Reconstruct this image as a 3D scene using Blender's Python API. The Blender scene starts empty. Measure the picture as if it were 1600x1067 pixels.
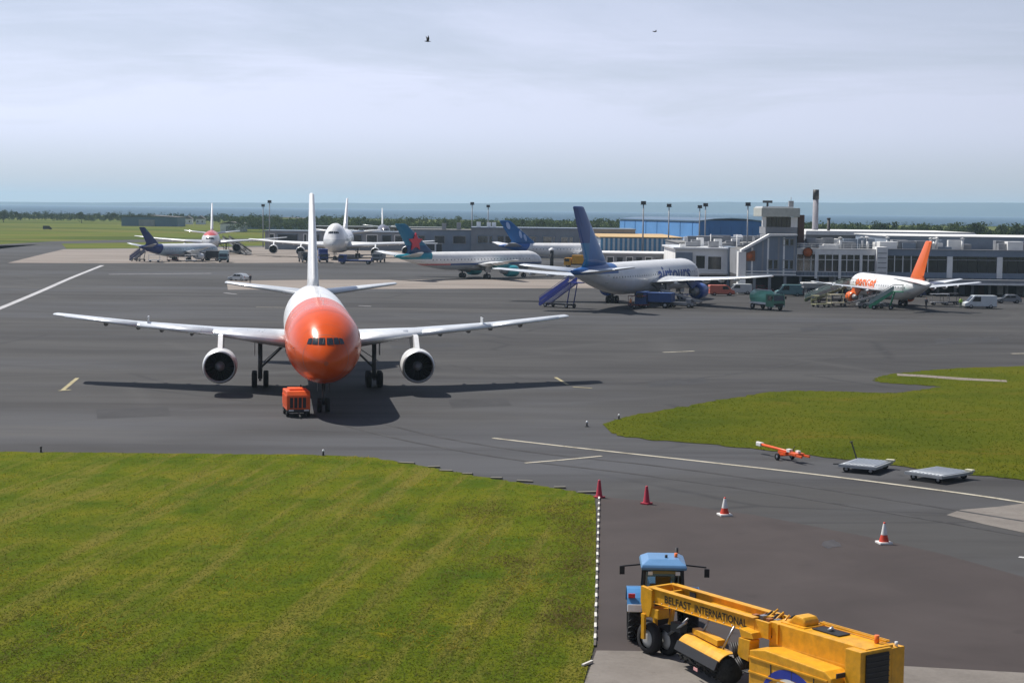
import bpy, bmesh, math, random
import numpy as np
from mathutils import Vector, Matrix, Euler
rnd = random.Random(7)
sc = bpy.context.scene
col = sc.collection
R = math.radians

# ------------------------------------------------------------------ camera
F, CH, YH, ROLL = 2712.5, 15.215, 326.4, 0.0121
PITCH = math.atan((533.5 - YH) / F)
cd = bpy.data.cameras.new('camera'); cam = bpy.data.objects.new('camera', cd); col.objects.link(cam)
cd.sensor_width = 36; cd.lens = 36 * F / 1600; cd.clip_start = 1; cd.clip_end = 60000
cam.matrix_world = Matrix.Translation((0, 0, CH)) @ Matrix.Rotation(R(90) - PITCH, 4, 'X') @ Matrix.Rotation(ROLL, 4, 'Z')
sc.camera = cam

def ray(px, py):
    x, y = (px - 800) / F, (py - 533.5) / F
    c, s = math.cos(ROLL), math.sin(ROLL)
    x, y = c * x + s * y, -s * x + c * y
    cp, sp = math.cos(PITCH), math.sin(PITCH)
    return Vector((x, cp - y * sp, -sp - y * cp))
def at(px, py, z=0.0):
    d = ray(px, py); t = (z - CH) / d.z
    return Vector((d.x * t, d.y * t, z))
def onD(px, py, D):
    d = ray(px, py); t = D / d.y
    return Vector((d.x * t, D, CH + d.z * t))

# ------------------------------------------------------------------ light
SUN_EL, SH_AZ = R(57), R(-35)          # shadows fall towards +x and the camera
w = bpy.data.worlds.new('World'); sc.world = w; w.use_nodes = True
nt = w.node_tree; N = nt.nodes; Lk = nt.links
bg = N['Background']; bg.inputs['Strength'].default_value = 0.051
sky = N.new('ShaderNodeTexSky'); sky.sky_type = 'NISHITA'; sky.sun_disc = False
sdir = Vector((-math.cos(SH_AZ), -math.sin(SH_AZ)))     # horizontal direction towards the sun
sky.sun_elevation = SUN_EL; sky.sun_rotation = math.atan2(sdir.x, sdir.y)
sky.air_density = 1.0; sky.dust_density = 0.2; sky.ozone_density = 2.5; sky.altitude = 60
tc = N.new('ShaderNodeTexCoord'); sep = N.new('ShaderNodeSeparateXYZ'); Lk.new(tc.outputs['Generated'], sep.inputs[0])
mz = N.new('ShaderNodeMath'); mz.operation = 'ADD'; mz.inputs[1].default_value = 0.06; Lk.new(sep.outputs['Z'], mz.inputs[0])
def wdiv(o):
    d = N.new('ShaderNodeMath'); d.operation = 'DIVIDE'; Lk.new(o, d.inputs[0]); Lk.new(mz.outputs[0], d.inputs[1]); return d
dx, dy = wdiv(sep.outputs['X']), wdiv(sep.outputs['Y'])
cmb = N.new('ShaderNodeCombineXYZ'); Lk.new(dx.outputs[0], cmb.inputs[0]); Lk.new(dy.outputs[0], cmb.inputs[1])
def cloud(scale, detail, rough, lo, hi, sx, sy, rot):
    mp = N.new('ShaderNodeMapping'); mp.inputs['Scale'].default_value = (sx, sy, 1); mp.inputs['Rotation'].default_value = (0, 0, rot)
    Lk.new(cmb.outputs[0], mp.inputs[0])
    n = N.new('ShaderNodeTexNoise'); n.inputs['Scale'].default_value = scale; n.inputs['Detail'].default_value = detail
    n.inputs['Roughness'].default_value = rough; n.inputs['Distortion'].default_value = 0.5; Lk.new(mp.outputs[0], n.inputs['Vector'])
    r = N.new('ShaderNodeMapRange'); r.interpolation_type = 'SMOOTHSTEP'
    r.inputs['From Min'].default_value = lo; r.inputs['From Max'].default_value = hi; Lk.new(n.outputs['Fac'], r.inputs['Value']); return r
c1 = cloud(0.42, 7, 0.6, 0.36, 0.66, 1.0, 0.8, 0.25)
c2 = cloud(1.5, 8, 0.65, 0.5, 0.78, 0.55, 1.3, -0.2)
mx = N.new('ShaderNodeMath'); mx.operation = 'MULTIPLY_ADD'; mx.inputs[1].default_value = 0.45; mx.use_clamp = True
Lk.new(c2.outputs[0], mx.inputs[0]); Lk.new(c1.outputs[0], mx.inputs[2])
mv0 = N.new('ShaderNodeMath'); mv0.operation = 'MULTIPLY_ADD'; mv0.inputs[1].default_value = 0.034; mv0.inputs[2].default_value = 0.078
Lk.new(mx.outputs[0], mv0.inputs[0])
# a thin veil looks denser towards the horizon, where the line of sight runs through more of it
mv1 = N.new('ShaderNodeMath'); mv1.operation = 'DIVIDE'; Lk.new(mv0.outputs[0], mv1.inputs[0]); Lk.new(mz.outputs[0], mv1.inputs[1])
mv2 = N.new('ShaderNodeMath'); mv2.operation = 'MINIMUM'; mv2.inputs[1].default_value = 0.82; Lk.new(mv1.outputs[0], mv2.inputs[0])
# the cloud sheet ends short of the horizon, leaving a band of clearer blue-grey air below it
gap = N.new('ShaderNodeMapRange'); gap.interpolation_type = 'SMOOTHSTEP'; Lk.new(sep.outputs['Z'], gap.inputs['Value'])
gap.inputs['From Min'].default_value = 0.0; gap.inputs['From Max'].default_value = 0.05; gap.inputs['To Min'].default_value = 0.38
mv = N.new('ShaderNodeMath'); mv.operation = 'MULTIPLY'; Lk.new(mv2.outputs[0], mv.inputs[0]); Lk.new(gap.outputs[0], mv.inputs[1])
# thin cloud scatters forward: brighter towards the sun
dt = N.new('ShaderNodeVectorMath'); dt.operation = 'DOT_PRODUCT'; Lk.new(tc.outputs['Generated'], dt.inputs[0])
dt.inputs[1].default_value = (sdir.x * math.cos(SUN_EL), sdir.y * math.cos(SUN_EL), math.sin(SUN_EL))
ph = N.new('ShaderNodeMath'); ph.operation = 'MULTIPLY_ADD'; ph.inputs[1].default_value = 0.95; ph.inputs[2].default_value = 0.60; Lk.new(dt.outputs['Value'], ph.inputs[0])
ph2 = N.new('ShaderNodeMath'); ph2.operation = 'MAXIMUM'; ph2.inputs[1].default_value = 0.4; Lk.new(ph.outputs[0], ph2.inputs[0])
vc = N.new('ShaderNodeVectorMath'); vc.operation = 'SCALE'; vc.inputs[0].default_value = (15.4, 16.0, 20.2); Lk.new(ph2.outputs[0], vc.inputs['Scale'])
cmix = N.new('ShaderNodeMix'); cmix.data_type = 'RGBA'
Lk.new(mv.outputs[0], cmix.inputs['Factor']); Lk.new(sky.outputs[0], cmix.inputs['A'])
Lk.new(vc.outputs[0], cmix.inputs['B'])
Lk.new(cmix.outputs['Result'], bg.inputs['Color'])
sd = bpy.data.lights.new('sun', 'SUN'); sd.energy = 5.0; sd.angle = R(0.55); sd.color = (1, 0.95, 0.87)
sun = bpy.data.objects.new('sun', sd); col.objects.link(sun)
tosun = Vector((sdir.x * math.cos(SUN_EL), sdir.y * math.cos(SUN_EL), math.sin(SUN_EL)))
sun.rotation_euler = tosun.to_track_quat('Z', 'Y').to_euler()
sc.view_settings.view_transform = 'Standard'; sc.view_settings.look = 'None'
sc.view_settings.exposure = 0.22; sc.view_settings.gamma = 1.0; sc.view_settings.use_curve_mapping = False
sc.render.engine = 'CYCLES'
sc.cycles.max_bounces = 6; sc.cycles.transparent_max_bounces = 12; sc.cycles.volume_bounces = 1
sc.cycles.use_denoising = True; sc.cycles.caustics_reflective = False; sc.cycles.caustics_refractive = False

# ------------------------------------------------------------------ materials
MATS = {}
def nd(t, typ, **kw):
    n = t.nodes.new(typ)
    for k, v in kw.items():
        if k in n.inputs: n.inputs[k].default_value = v
        else: setattr(n, k, v)
    return n
def mat(name, c, rough=0.5, metal=0.0, var=0.12, scale=1.5, coat=0.0, dirt=0.0, bump=0.0, spec=0.5):
    """plain painted/metal/rubber surface with mottled tone, uneven gloss and optional grime"""
    if name in MATS: return MATS[name]
    m = bpy.data.materials.new(name); m.use_nodes = True; t = m.node_tree; b = t.nodes['Principled BSDF']
    g = nd(t, 'ShaderNodeTexCoord')
    n1 = nd(t, 'ShaderNodeTexNoise', Scale=scale, Detail=6.0, Roughness=0.6); t.links.new(g.outputs['Object'], n1.inputs['Vector'])
    r = nd(t, 'ShaderNodeMapRange'); r.inputs['From Min'].default_value = 0.3; r.inputs['From Max'].default_value = 0.7
    r.inputs['To Min'].default_value = 1 - var; r.inputs['To Max'].default_value = 1 + var * 0.6
    t.links.new(n1.outputs['Fac'], r.inputs['Value'])
    mul = nd(t, 'ShaderNodeMix', data_type='RGBA', blend_type='MULTIPLY'); mul.inputs['Factor'].default_value = 1
    mul.inputs['A'].default_value = (*c, 1); t.links.new(r.outputs[0], mul.inputs['B'])
    out = mul.outputs['Result']
    if dirt:
        n2 = nd(t, 'ShaderNodeTexNoise', Scale=scale * 0.6, Detail=9.0, Roughness=0.7); t.links.new(g.outputs['Object'], n2.inputs['Vector'])
        rr = nd(t, 'ShaderNodeMapRange'); rr.inputs['From Min'].default_value = 0.48; rr.inputs['From Max'].default_value = 0.75
        rr.inputs['To Max'].default_value = dirt; t.links.new(n2.outputs['Fac'], rr.inputs['Value'])
        mm = nd(t, 'ShaderNodeMix', data_type='RGBA'); t.links.new(rr.outputs[0], mm.inputs['Factor'])
        t.links.new(out, mm.inputs['A']); mm.inputs['B'].default_value = (0.07, 0.06, 0.05, 1); out = mm.outputs['Result']
    t.links.new(out, b.inputs['Base Color'])
    rg = nd(t, 'ShaderNodeMapRange'); rg.inputs['To Min'].default_value = max(0.02, rough - 0.1); rg.inputs['To Max'].default_value = min(1, rough + 0.12)
    t.links.new(n1.outputs['Fac'], rg.inputs['Value']); t.links.new(rg.outputs[0], b.inputs['Roughness'])
    b.inputs['Metallic'].default_value = metal; b.inputs['Coat Weight'].default_value = coat; b.inputs['Coat Roughness'].default_value = 0.08
    b.inputs['Specular IOR Level'].default_value = spec
    if bump:
        bp = nd(t, 'ShaderNodeBump', Strength=bump, Distance=0.05); t.links.new(n1.outputs['Fac'], bp.inputs['Height']); t.links.new(bp.outputs[0], b.inputs['Normal'])
    MATS[name] = m; return m

def livery(name, base, layers, rough=0.32, coat=0.2):
    """aircraft paint: layers = (colour, [(axis, op, a, slope_axis, slope)]) tested in the aircraft's own metres"""
    m = bpy.data.materials.new(name); m.use_nodes = True; t = m.node_tree; b = t.nodes['Principled BSDF']
    g = nd(t, 'ShaderNodeTexCoord'); s = nd(t, 'ShaderNodeSeparateXYZ'); t.links.new(g.outputs['Object'], s.inputs[0])
    n1 = nd(t, 'ShaderNodeTexNoise', Scale=0.7, Detail=7.0, Roughness=0.65); t.links.new(g.outputs['Object'], n1.inputs['Vector'])
    out = None
    prev = (*base, 1)
    for c, conds in layers:
        f = None
        for ax, op, a, sax, sl in conds:
            v = s.outputs[ax]
            if sl:
                k = nd(t, 'ShaderNodeMath', operation='MULTIPLY_ADD'); t.links.new(s.outputs[sax], k.inputs[0]); k.inputs[1].default_value = sl
                t.links.new(v, k.inputs[2]); v = k.outputs[0]
            q = nd(t, 'ShaderNodeMath', operation='LESS_THAN' if op == '<' else 'GREATER_THAN'); t.links.new(v, q.inputs[0]); q.inputs[1].default_value = a
            if f is None: f = q.outputs[0]
            else:
                p = nd(t, 'ShaderNodeMath', operation='MULTIPLY'); t.links.new(f, p.inputs[0]); t.links.new(q.outputs[0], p.inputs[1]); f = p.outputs[0]
        mm = nd(t, 'ShaderNodeMix', data_type='RGBA'); t.links.new(f, mm.inputs['Factor'])
        if out is None: mm.inputs['A'].default_value = prev
        else: t.links.new(out, mm.inputs['A'])
        mm.inputs['B'].default_value = (*c, 1); out = mm.outputs['Result']
    r = nd(t, 'ShaderNodeMapRange'); r.inputs['From Min'].default_value = 0.3; r.inputs['From Max'].default_value = 0.7
    r.inputs['To Min'].default_value = 0.86; r.inputs['To Max'].default_value = 1.0; t.links.new(n1.outputs['Fac'], r.inputs['Value'])
    mul = nd(t, 'ShaderNodeMix', data_type='RGBA', blend_type='MULTIPLY'); mul.inputs['Factor'].default_value = 1
    if out is None: mul.inputs['A'].default_value = prev
    else: t.links.new(out, mul.inputs['A'])
    t.links.new(r.outputs[0], mul.inputs['B'])
    # faint skin-panel joints every few metres
    wv = nd(t, 'ShaderNodeMath', operation='FRACT'); dv = nd(t, 'ShaderNodeMath', operation='MULTIPLY'); dv.inputs[1].default_value = 0.37
    t.links.new(s.outputs['X'], dv.inputs[0]); t.links.new(dv.outputs[0], wv.inputs[0])
    lt = nd(t, 'ShaderNodeMath', operation='LESS_THAN'); lt.inputs[1].default_value = 0.012; t.links.new(wv.outputs[0], lt.inputs[0])
    ml = nd(t, 'ShaderNodeMath', operation='MULTIPLY'); ml.inputs[1].default_value = 0.35; t.links.new(lt.outputs[0], ml.inputs[0])
    m3 = nd(t, 'ShaderNodeMix', data_type='RGBA'); t.links.new(ml.outputs[0], m3.inputs['Factor']); t.links.new(mul.outputs['Result'], m3.inputs['A'])
    m3.inputs['B'].default_value = (0.1, 0.1, 0.1, 1)
    t.links.new(m3.outputs['Result'], b.inputs['Base Color'])
    rg = nd(t, 'ShaderNodeMapRange'); rg.inputs['To Min'].default_value = rough - 0.08; rg.inputs['To Max'].default_value = rough + 0.14
    t.links.new(n1.outputs['Fac'], rg.inputs['Value']); t.links.new(rg.outputs[0], b.inputs['Roughness'])
    b.inputs['Coat Weight'].default_value = coat; b.inputs['Coat Roughness'].default_value = 0.1; b.inputs['Specular IOR Level'].default_value = 0.4
    MATS[name] = m; return m

def surf(name, ramp, scale, aniso=(1, 1, 1), rot=0.0, rough=0.9, fine=14.0, fine_amt=0.25, extra=None, bump=0.0, spec=0.3):
    """ground surface: two noise scales through a colour ramp, in world metres"""
    m = bpy.data.materials.new(name); m.use_nodes = True; t = m.node_tree; b = t.nodes['Principled BSDF']
    g = nd(t, 'ShaderNodeNewGeometry'); mp = nd(t, 'ShaderNodeMapping'); mp.inputs['Scale'].default_value = aniso; mp.inputs['Rotation'].default_value = (0, 0, rot)
    t.links.new(g.outputs['Position'], mp.inputs[0])
    n1 = nd(t, 'ShaderNodeTexNoise', Scale=scale, Detail=9.0, Roughness=0.62, Distortion=0.4); t.links.new(mp.outputs[0], n1.inputs['Vector'])
    n2 = nd(t, 'ShaderNodeTexNoise', Scale=fine, Detail=5.0, Roughness=0.75); t.links.new(g.outputs['Position'], n2.inputs['Vector'])
    ad = nd(t, 'ShaderNodeMath', operation='MULTIPLY_ADD'); sb = nd(t, 'ShaderNodeMath', operation='SUBTRACT'); sb.inputs[1].default_value = 0.5
    t.links.new(n2.outputs['Fac'], sb.inputs[0]); t.links.new(sb.outputs[0], ad.inputs[0]); ad.inputs[1].default_value = fine_amt; t.links.new(n1.outputs['Fac'], ad.inputs[2])
    cr = nd(t, 'ShaderNodeValToRGB'); e = cr.color_ramp.elements
    e[0].position = ramp[0][0]; e[0].color = (*ramp[0][1], 1); e[1].position = ramp[-1][0]; e[1].color = (*ramp[-1][1], 1)
    for p, c in ramp[1:-1]:
        q = e.new(p); q.color = (*c, 1)
    t.links.new(ad.outputs[0], cr.inputs[0]); out = cr.outputs[0]
    if extra: out = extra(t, g, out)
    t.links.new(out, b.inputs['Base Color']); b.inputs['Roughness'].default_value = rough; b.inputs['Specular IOR Level'].default_value = spec
    if bump:
        bp = nd(t, 'ShaderNodeBump', Strength=bump, Distance=0.08); t.links.new(n2.outputs['Fac'], bp.inputs['Height']); t.links.new(bp.outputs[0], b.inputs['Normal'])
    MATS[name] = m; return m
def layer(t, g, out, c, scale, lo, hi, amt, aniso=(1, 1, 1), rot=0.0, detail=6.0):
    mp = nd(t, 'ShaderNodeMapping', vector_type='TEXTURE'); mp.inputs['Scale'].default_value = tuple(1 / k for k in aniso); mp.inputs['Rotation'].default_value = (0, 0, rot); t.links.new(g.outputs['Position'], mp.inputs[0])
    n = nd(t, 'ShaderNodeTexNoise', Scale=scale, Detail=detail, Roughness=0.65, Distortion=0.3); t.links.new(mp.outputs[0], n.inputs['Vector'])
    r = nd(t, 'ShaderNodeMapRange', interpolation_type='SMOOTHSTEP'); r.inputs['From Min'].default_value = lo; r.inputs['From Max'].default_value = hi; r.inputs['To Max'].default_value = amt
    t.links.new(n.outputs['Fac'], r.inputs['Value'])
    mm = nd(t, 'ShaderNodeMix', data_type='RGBA'); t.links.new(r.outputs[0], mm.inputs['Factor']); t.links.new(out, mm.inputs['A']); mm.inputs['B'].default_value = (*c, 1)
    return mm.outputs['Result']
def cracks(t, g, out, c, scale, width, amt, aniso=(1, 1, 1), rot=0.0):
    """sealed joints and cracks: wandering cell borders"""
    mp = nd(t, 'ShaderNodeMapping', vector_type='TEXTURE'); mp.inputs['Scale'].default_value = tuple(1 / k for k in aniso); mp.inputs['Rotation'].default_value = (0, 0, rot); t.links.new(g.outputs['Position'], mp.inputs[0])
    n = nd(t, 'ShaderNodeTexNoise', Scale=0.35, Detail=4.0); t.links.new(mp.outputs[0], n.inputs['Vector'])
    mm = nd(t, 'ShaderNodeMix', data_type='RGBA'); mm.inputs['Factor'].default_value = 0.35; t.links.new(mp.outputs[0], mm.inputs['A']); t.links.new(n.outputs['Color'], mm.inputs['B'])
    v = nd(t, 'ShaderNodeTexVoronoi', feature='DISTANCE_TO_EDGE', Scale=scale); t.links.new(mm.outputs['Result'], v.inputs['Vector'])
    r = nd(t, 'ShaderNodeMapRange'); r.inputs['From Min'].default_value = 0.0; r.inputs['From Max'].default_value = width; r.inputs['To Min'].default_value = amt; r.inputs['To Max'].default_value = 0.0
    t.links.new(v.outputs['Distance'], r.inputs['Value']); mx_ = nd(t, 'ShaderNodeMix', data_type='RGBA'); t.links.new(r.outputs[0], mx_.inputs['Factor']); t.links.new(out, mx_.inputs['A']); mx_.inputs['B'].default_value = (*c, 1)
    return mx_.outputs['Result']
def glassmat(name, tint, gloss=0.5):
    m = bpy.data.materials.new(name); m.use_nodes = True; t = m.node_tree; t.nodes.remove(t.nodes['Principled BSDF'])
    tr = nd(t, 'ShaderNodeBsdfTransparent', Color=(*tint, 1)); gl = nd(t, 'ShaderNodeBsdfGlossy', Roughness=0.04)
    lw = nd(t, 'ShaderNodeFresnel', IOR=1.5); ms = nd(t, 'ShaderNodeMixShader')
    t.links.new(lw.outputs[0], ms.inputs[0]); t.links.new(tr.outputs[0], ms.inputs[1]); t.links.new(gl.outputs[0], ms.inputs[2])
    t.links.new(ms.outputs[0], t.nodes['Material Output'].inputs['Surface']); MATS[name] = m; return m

# ------------------------------------------------------------------ mesh helpers
class MB:
    def __init__(s): s.v = []; s.f = []; s.sm = []
    def add(s, vs, fs, smooth=False):
        o = len(s.v); s.v += [tuple(p) for p in vs]; s.f += [tuple(o + i for i in f) for f in fs]; s.sm += [smooth] * len(fs); return s
    def box(s, c, d, rot=None, taper=1.0):
        hx, hy, hz = d[0] / 2, d[1] / 2, d[2] / 2
        vs = [Vector((x * hx * (taper if z > 0 else 1), y * hy * (taper if z > 0 else 1), z * hz)) for z in (-1, 1) for x, y in ((-1, -1), (1, -1), (1, 1), (-1, 1))]
        if rot is not None: vs = [rot @ p for p in vs]
        c = Vector(c)
        return s.add([p + c for p in vs], [(3, 2, 1, 0), (4, 5, 6, 7), (0, 1, 5, 4), (1, 2, 6, 5), (2, 3, 7, 6), (3, 0, 4, 7)])
    def bar(s, a, b, wd, ht, up=(0, 0, 1)):
        a, b = Vector(a), Vector(b); d = (b - a).normalized(); up = Vector(up)
        if abs(d.dot(up)) > 0.98: up = Vector((1, 0, 0))
        x = d.cross(up).normalized(); y = x.cross(d).normalized()
        vs = [p + x * (i * wd / 2) + y * (j * ht / 2) for p in (a, b) for i, j in ((-1, -1), (1, -1), (1, 1), (-1, 1))]
        return s.add(vs, [(0, 1, 2, 3), (7, 6, 5, 4), (1, 0, 4, 5), (2, 1, 5, 6), (3, 2, 6, 7), (0, 3, 7, 4)])
    def tube(s, a, b, r, n=10, r2=None):
        a, b = Vector(a), Vector(b); d = (b - a).normalized(); up = Vector((0, 0, 1)) if abs(d.z) < 0.95 else Vector((1, 0, 0))
        x = d.cross(up).normalized(); y = x.cross(d); r2 = r if r2 is None else r2
        vs = [p + (x * math.cos(2 * math.pi * i / n) + y * math.sin(2 * math.pi * i / n)) * q for p, q in ((a, r), (b, r2)) for i in range(n)]
        s.add(vs, [(i, i + n, (i + 1) % n + n, (i + 1) % n) for i in range(n)], True)
        return s._caps(len(s.v) - 2 * n, n)
    def _caps(s, o, n):
        s.f += [tuple(o + i for i in range(n)), tuple(o + n + i for i in reversed(range(n)))]; s.sm += [False, False]; return s
    def lathe(s, prof, n=24, axis='X', origin=(0, 0, 0), closed=False):
        """prof = [(along, radius)]"""
        o = Vector(origin); vs = []
        for a, r in prof:
            for i in range(n):
                c, q = r * math.cos(2 * math.pi * i / n), r * math.sin(2 * math.pi * i / n)
                vs.append(o + (Vector((a, c, q)) if axis == 'X' else Vector((q, a, c)) if axis == 'Y' else Vector((c, q, a))))
        k = len(prof); fs = []
        for j in range(k if closed else k - 1):
            for i in range(n):
                fs.append((j * n + i, j * n + (i + 1) % n, ((j + 1) % k) * n + (i + 1) % n, ((j + 1) % k) * n + i))
        return s.add(vs, fs, True)
    def prism(s, poly, a, b, axis='Y'):
        """extrude a 2D outline (x,z for axis Y; x,y for axis Z; y,z for axis X) from a to b"""
        f = (lambda p, t: (p[0], t, p[1])) if axis == 'Y' else (lambda p, t: (p[0], p[1], t)) if axis == 'Z' else (lambda p, t: (t, p[0], p[1]))
        n = len(poly); vs = [f(p, a) for p in poly] + [f(p, b) for p in poly]
        return s.add(vs, [tuple(range(n)), tuple(reversed(range(n, 2 * n)))] + [(i, i + n, (i + 1) % n + n, (i + 1) % n) for i in range(n)])
    def loft(s, rings, caps=True, smooth=True):
        n = len(rings[0]); vs = [p for r in rings for p in r]
        fs = [(j * n + i, j * n + (i + 1) % n, (j + 1) * n + (i + 1) % n, (j + 1) * n + i) for j in range(len(rings) - 1) for i in range(n)]
        o = len(s.v); s.add(vs, fs, smooth)
        if caps:
            e = o + (len(rings) - 1) * n
            s.f += [tuple(o + i for i in reversed(range(n))), tuple(e + i for i in range(n))]; s.sm += [False, False]
        return s
    def build(s, name, m, parent=None, bevel=0.0):
        me = bpy.data.meshes.new(name); me.from_pydata(s.v, [], s.f); me.polygons.foreach_set('use_smooth', s.sm)
        bm = bmesh.new(); bm.from_mesh(me); bmesh.ops.recalc_face_normals(bm, faces=bm.faces)
        if bevel: bmesh.ops.bevel(bm, geom=[e for e in bm.edges if e.is_manifold and e.calc_face_angle(0) > 0.6], offset=bevel, segments=2, affect='EDGES', profile=0.6)
        bm.to_mesh(me); bm.free(); me.update()
        if m is not None: me.materials.append(m)
        o = bpy.data.objects.new(name, me); col.objects.link(o)
        if parent is not None: o.parent = parent
        return o
def tag(o, label=None, cat=None, group=None, kind=None):
    for k, v in (('label', label), ('category', cat), ('group', group), ('kind', kind)):
        if v: o[k] = v
    return o
def thing(name, label, cat, loc=(0, 0, 0), rz=0.0, group=None):
    o = bpy.data.objects.new(name, None); col.objects.link(o); o.location = loc; o.rotation_euler = (0, 0, rz); o.empty_display_size = 0.3
    return tag(o, label, cat, group)
def inst(src, parent, loc=None, rot=None):
    """another piece that shares the mesh of src"""
    o = src.copy(); col.objects.link(o); o.parent = parent
    if loc is not None: o.location = loc
    if rot is not None: o.rotation_euler = rot
    return o
def copy_tree(o, parent=None):
    c = o.copy(); col.objects.link(c); c.parent = parent
    for ch in list(o.children): copy_tree(ch, c)
    return c
def textmesh(txt, size, extrude=0.0, bold=0.0):
    cu = bpy.data.curves.new('lettering', 'FONT'); cu.body = txt; cu.size = size; cu.extrude = extrude; cu.offset = bold; cu.resolution_u = 3
    o = bpy.data.objects.new('lettering', cu); col.objects.link(o); dg = bpy.context.evaluated_depsgraph_get()
    me = bpy.data.meshes.new_from_object(o.evaluated_get(dg)); bpy.data.objects.remove(o); return me
def sheet(name, pts, z, m, kind='structure', parent=None):
    bm = bmesh.new(); f = bm.faces.new([bm.verts.new((p[0], p[1], z)) for p in pts]); bmesh.ops.triangulate(bm, faces=[f])
    bmesh.ops.recalc_face_normals(bm, faces=bm.faces)
    if sum(q.normal.z for q in bm.faces) < 0: bmesh.ops.reverse_faces(bm, faces=bm.faces)
    me = bpy.data.meshes.new(name); bm.to_mesh(me); bm.free(); me.materials.append(m)
    o = bpy.data.objects.new(name, me); col.objects.link(o)
    if parent is not None: o.parent = parent
    elif kind: o['kind'] = kind
    return o
def smooth_curve(pts, n=6):
    out = []
    for i in range(len(pts) - 1):
        p0, p1, p2, p3 = pts[max(i - 1, 0)], pts[i], pts[i + 1], pts[min(i + 2, len(pts) - 1)]
        for k in range(n):
            t = k / n
            out.append(tuple(0.5 * (2 * b + (c - a) * t + (2 * a - 5 * b + 4 * c - d) * t * t + (3 * b - a - 3 * c + d) * t ** 3) for a, b, c, d in zip(p0, p1, p2, p3)))
    out.append(tuple(pts[-1])); return out

# ------------------------------------------------------------------ common materials
WHITE = mat('white_paint', (0.78, 0.79, 0.8), 0.35, coat=0.3, var=0.08, dirt=0.15)
ORANGE = mat('orange_paint', (0.78, 0.11, 0.02), 0.4, var=0.15, dirt=0.3)
RUBBER = mat('tyre_rubber', (0.018, 0.018, 0.02), 0.85, var=0.3, scale=6)
STEEL = mat('bare_steel', (0.42, 0.43, 0.45), 0.42, metal=0.85, var=0.2)
GREYM = mat('grey_metal', (0.30, 0.31, 0.33), 0.5, metal=0.3, var=0.2, dirt=0.3)
DARK = mat('dark_metal', (0.035, 0.036, 0.04), 0.6, var=0.3)
BLACK = mat('black_plastic', (0.012, 0.012, 0.014), 0.55)
FANM = mat('fan_blade', (0.06, 0.06, 0.065), 0.35, metal=0.7)
PANE = mat('dark_glass', (0.015, 0.02, 0.026), 0.08, var=0.05, spec=0.8)
GEAR = mat('gear_leg', (0.16, 0.16, 0.17), 0.5, metal=0.3, dirt=0.4)
YELLOW = mat('machine_yellow', (0.70, 0.34, 0.010), 0.45, var=0.2, scale=3.5, coat=0.1, dirt=0.3)
BLUE = mat('stairs_blue', (0.02, 0.035, 0.25), 0.5, dirt=0.2)
GREEN = mat('green_paint', (0.05, 0.30, 0.16), 0.45, dirt=0.2)
RED = mat('red_paint', (0.55, 0.03, 0.03), 0.45, dirt=0.15)
GLASS = glassmat('clear_glass', (0.38, 0.5, 0.5))
SKIN = mat('skin', (0.5, 0.3, 0.22), 0.6); HAIR = mat('hair', (0.03, 0.02, 0.015), 0.7)
LAMP = mat('lamp_lens', (0.7, 0.7, 0.68), 0.2); TAIL = mat('tail_lens', (0.5, 0.02, 0.02), 0.25)
AMBER = mat('amber_lens', (0.75, 0.16, 0.02), 0.3)

# ------------------------------------------------------------------ ground
mow = math.atan2(*(lambda d: (d.y, d.x))(at(640, 830) - at(390, 1050)))
def grass_extra(t, g, out):
    out = layer(t, g, out, (0.1507, 0.1284, 0.0272), 0.75, 0.46, 0.66, 0.75, (0.07, 1.0, 1), mow)
    out = layer(t, g, out, (0.0567, 0.1013, 0.0065), 0.6, 0.52, 0.7, 0.5, (0.08, 1.0, 1), mow)
    out = layer(t, g, out, (0.0397, 0.0788, 0.0054), 0.22, 0.5, 0.72, 0.75, (1, 1, 1), 0)
    out = layer(t, g, out, (0.1984, 0.1658, 0.0090), 0.5, 0.6, 0.74, 0.55, (1, 1, 1), 0, 9)
    return out
GRASS = surf('rough_grass', [(0.3, (0.0532, 0.0820, 0.0033)), (0.5, (0.0859, 0.1078, 0.0052)), (0.7, (0.1310, 0.1250, 0.0095))], 0.25, rough=1.0, fine=4.0, fine_amt=0.5, extra=grass_extra, bump=0.5, spec=0.05)
GRASS_R = surf('short_grass', [(0.3, (0.0470, 0.0674, 0.0032)), (0.52, (0.0751, 0.0880, 0.0046)), (0.75, (0.1001, 0.0938, 0.0068))], 0.12, rough=1.0, fine=3.0, fine_amt=0.4,
               extra=lambda t, g, o: layer(t, g, o, (0.1252, 0.0880, 0.0114), 0.15, 0.55, 0.72, 0.55, (0.5, 1.6, 1)), bump=0.4, spec=0.05)
def field_extra(t, g, out):
    out = layer(t, g, out, (0.1408, 0.1224, 0.0364), 0.012, 0.5, 0.62, 0.7, (0.4, 1.8, 1), 0.1)
    out = layer(t, g, out, (0.0352, 0.0576, 0.0104), 0.006, 0.52, 0.6, 0.6, (0.6, 1.5, 1), 0.0)
    return out
FIELD = surf('fields', [(0.3, (0.0594, 0.0864, 0.0120)), (0.5, (0.0924, 0.1188, 0.0168)), (0.7, (0.1254, 0.1296, 0.0288))], 0.02, (0.5, 1.5, 1), rough=1.0, fine=0.3, extra=field_extra, spec=0.05)
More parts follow.
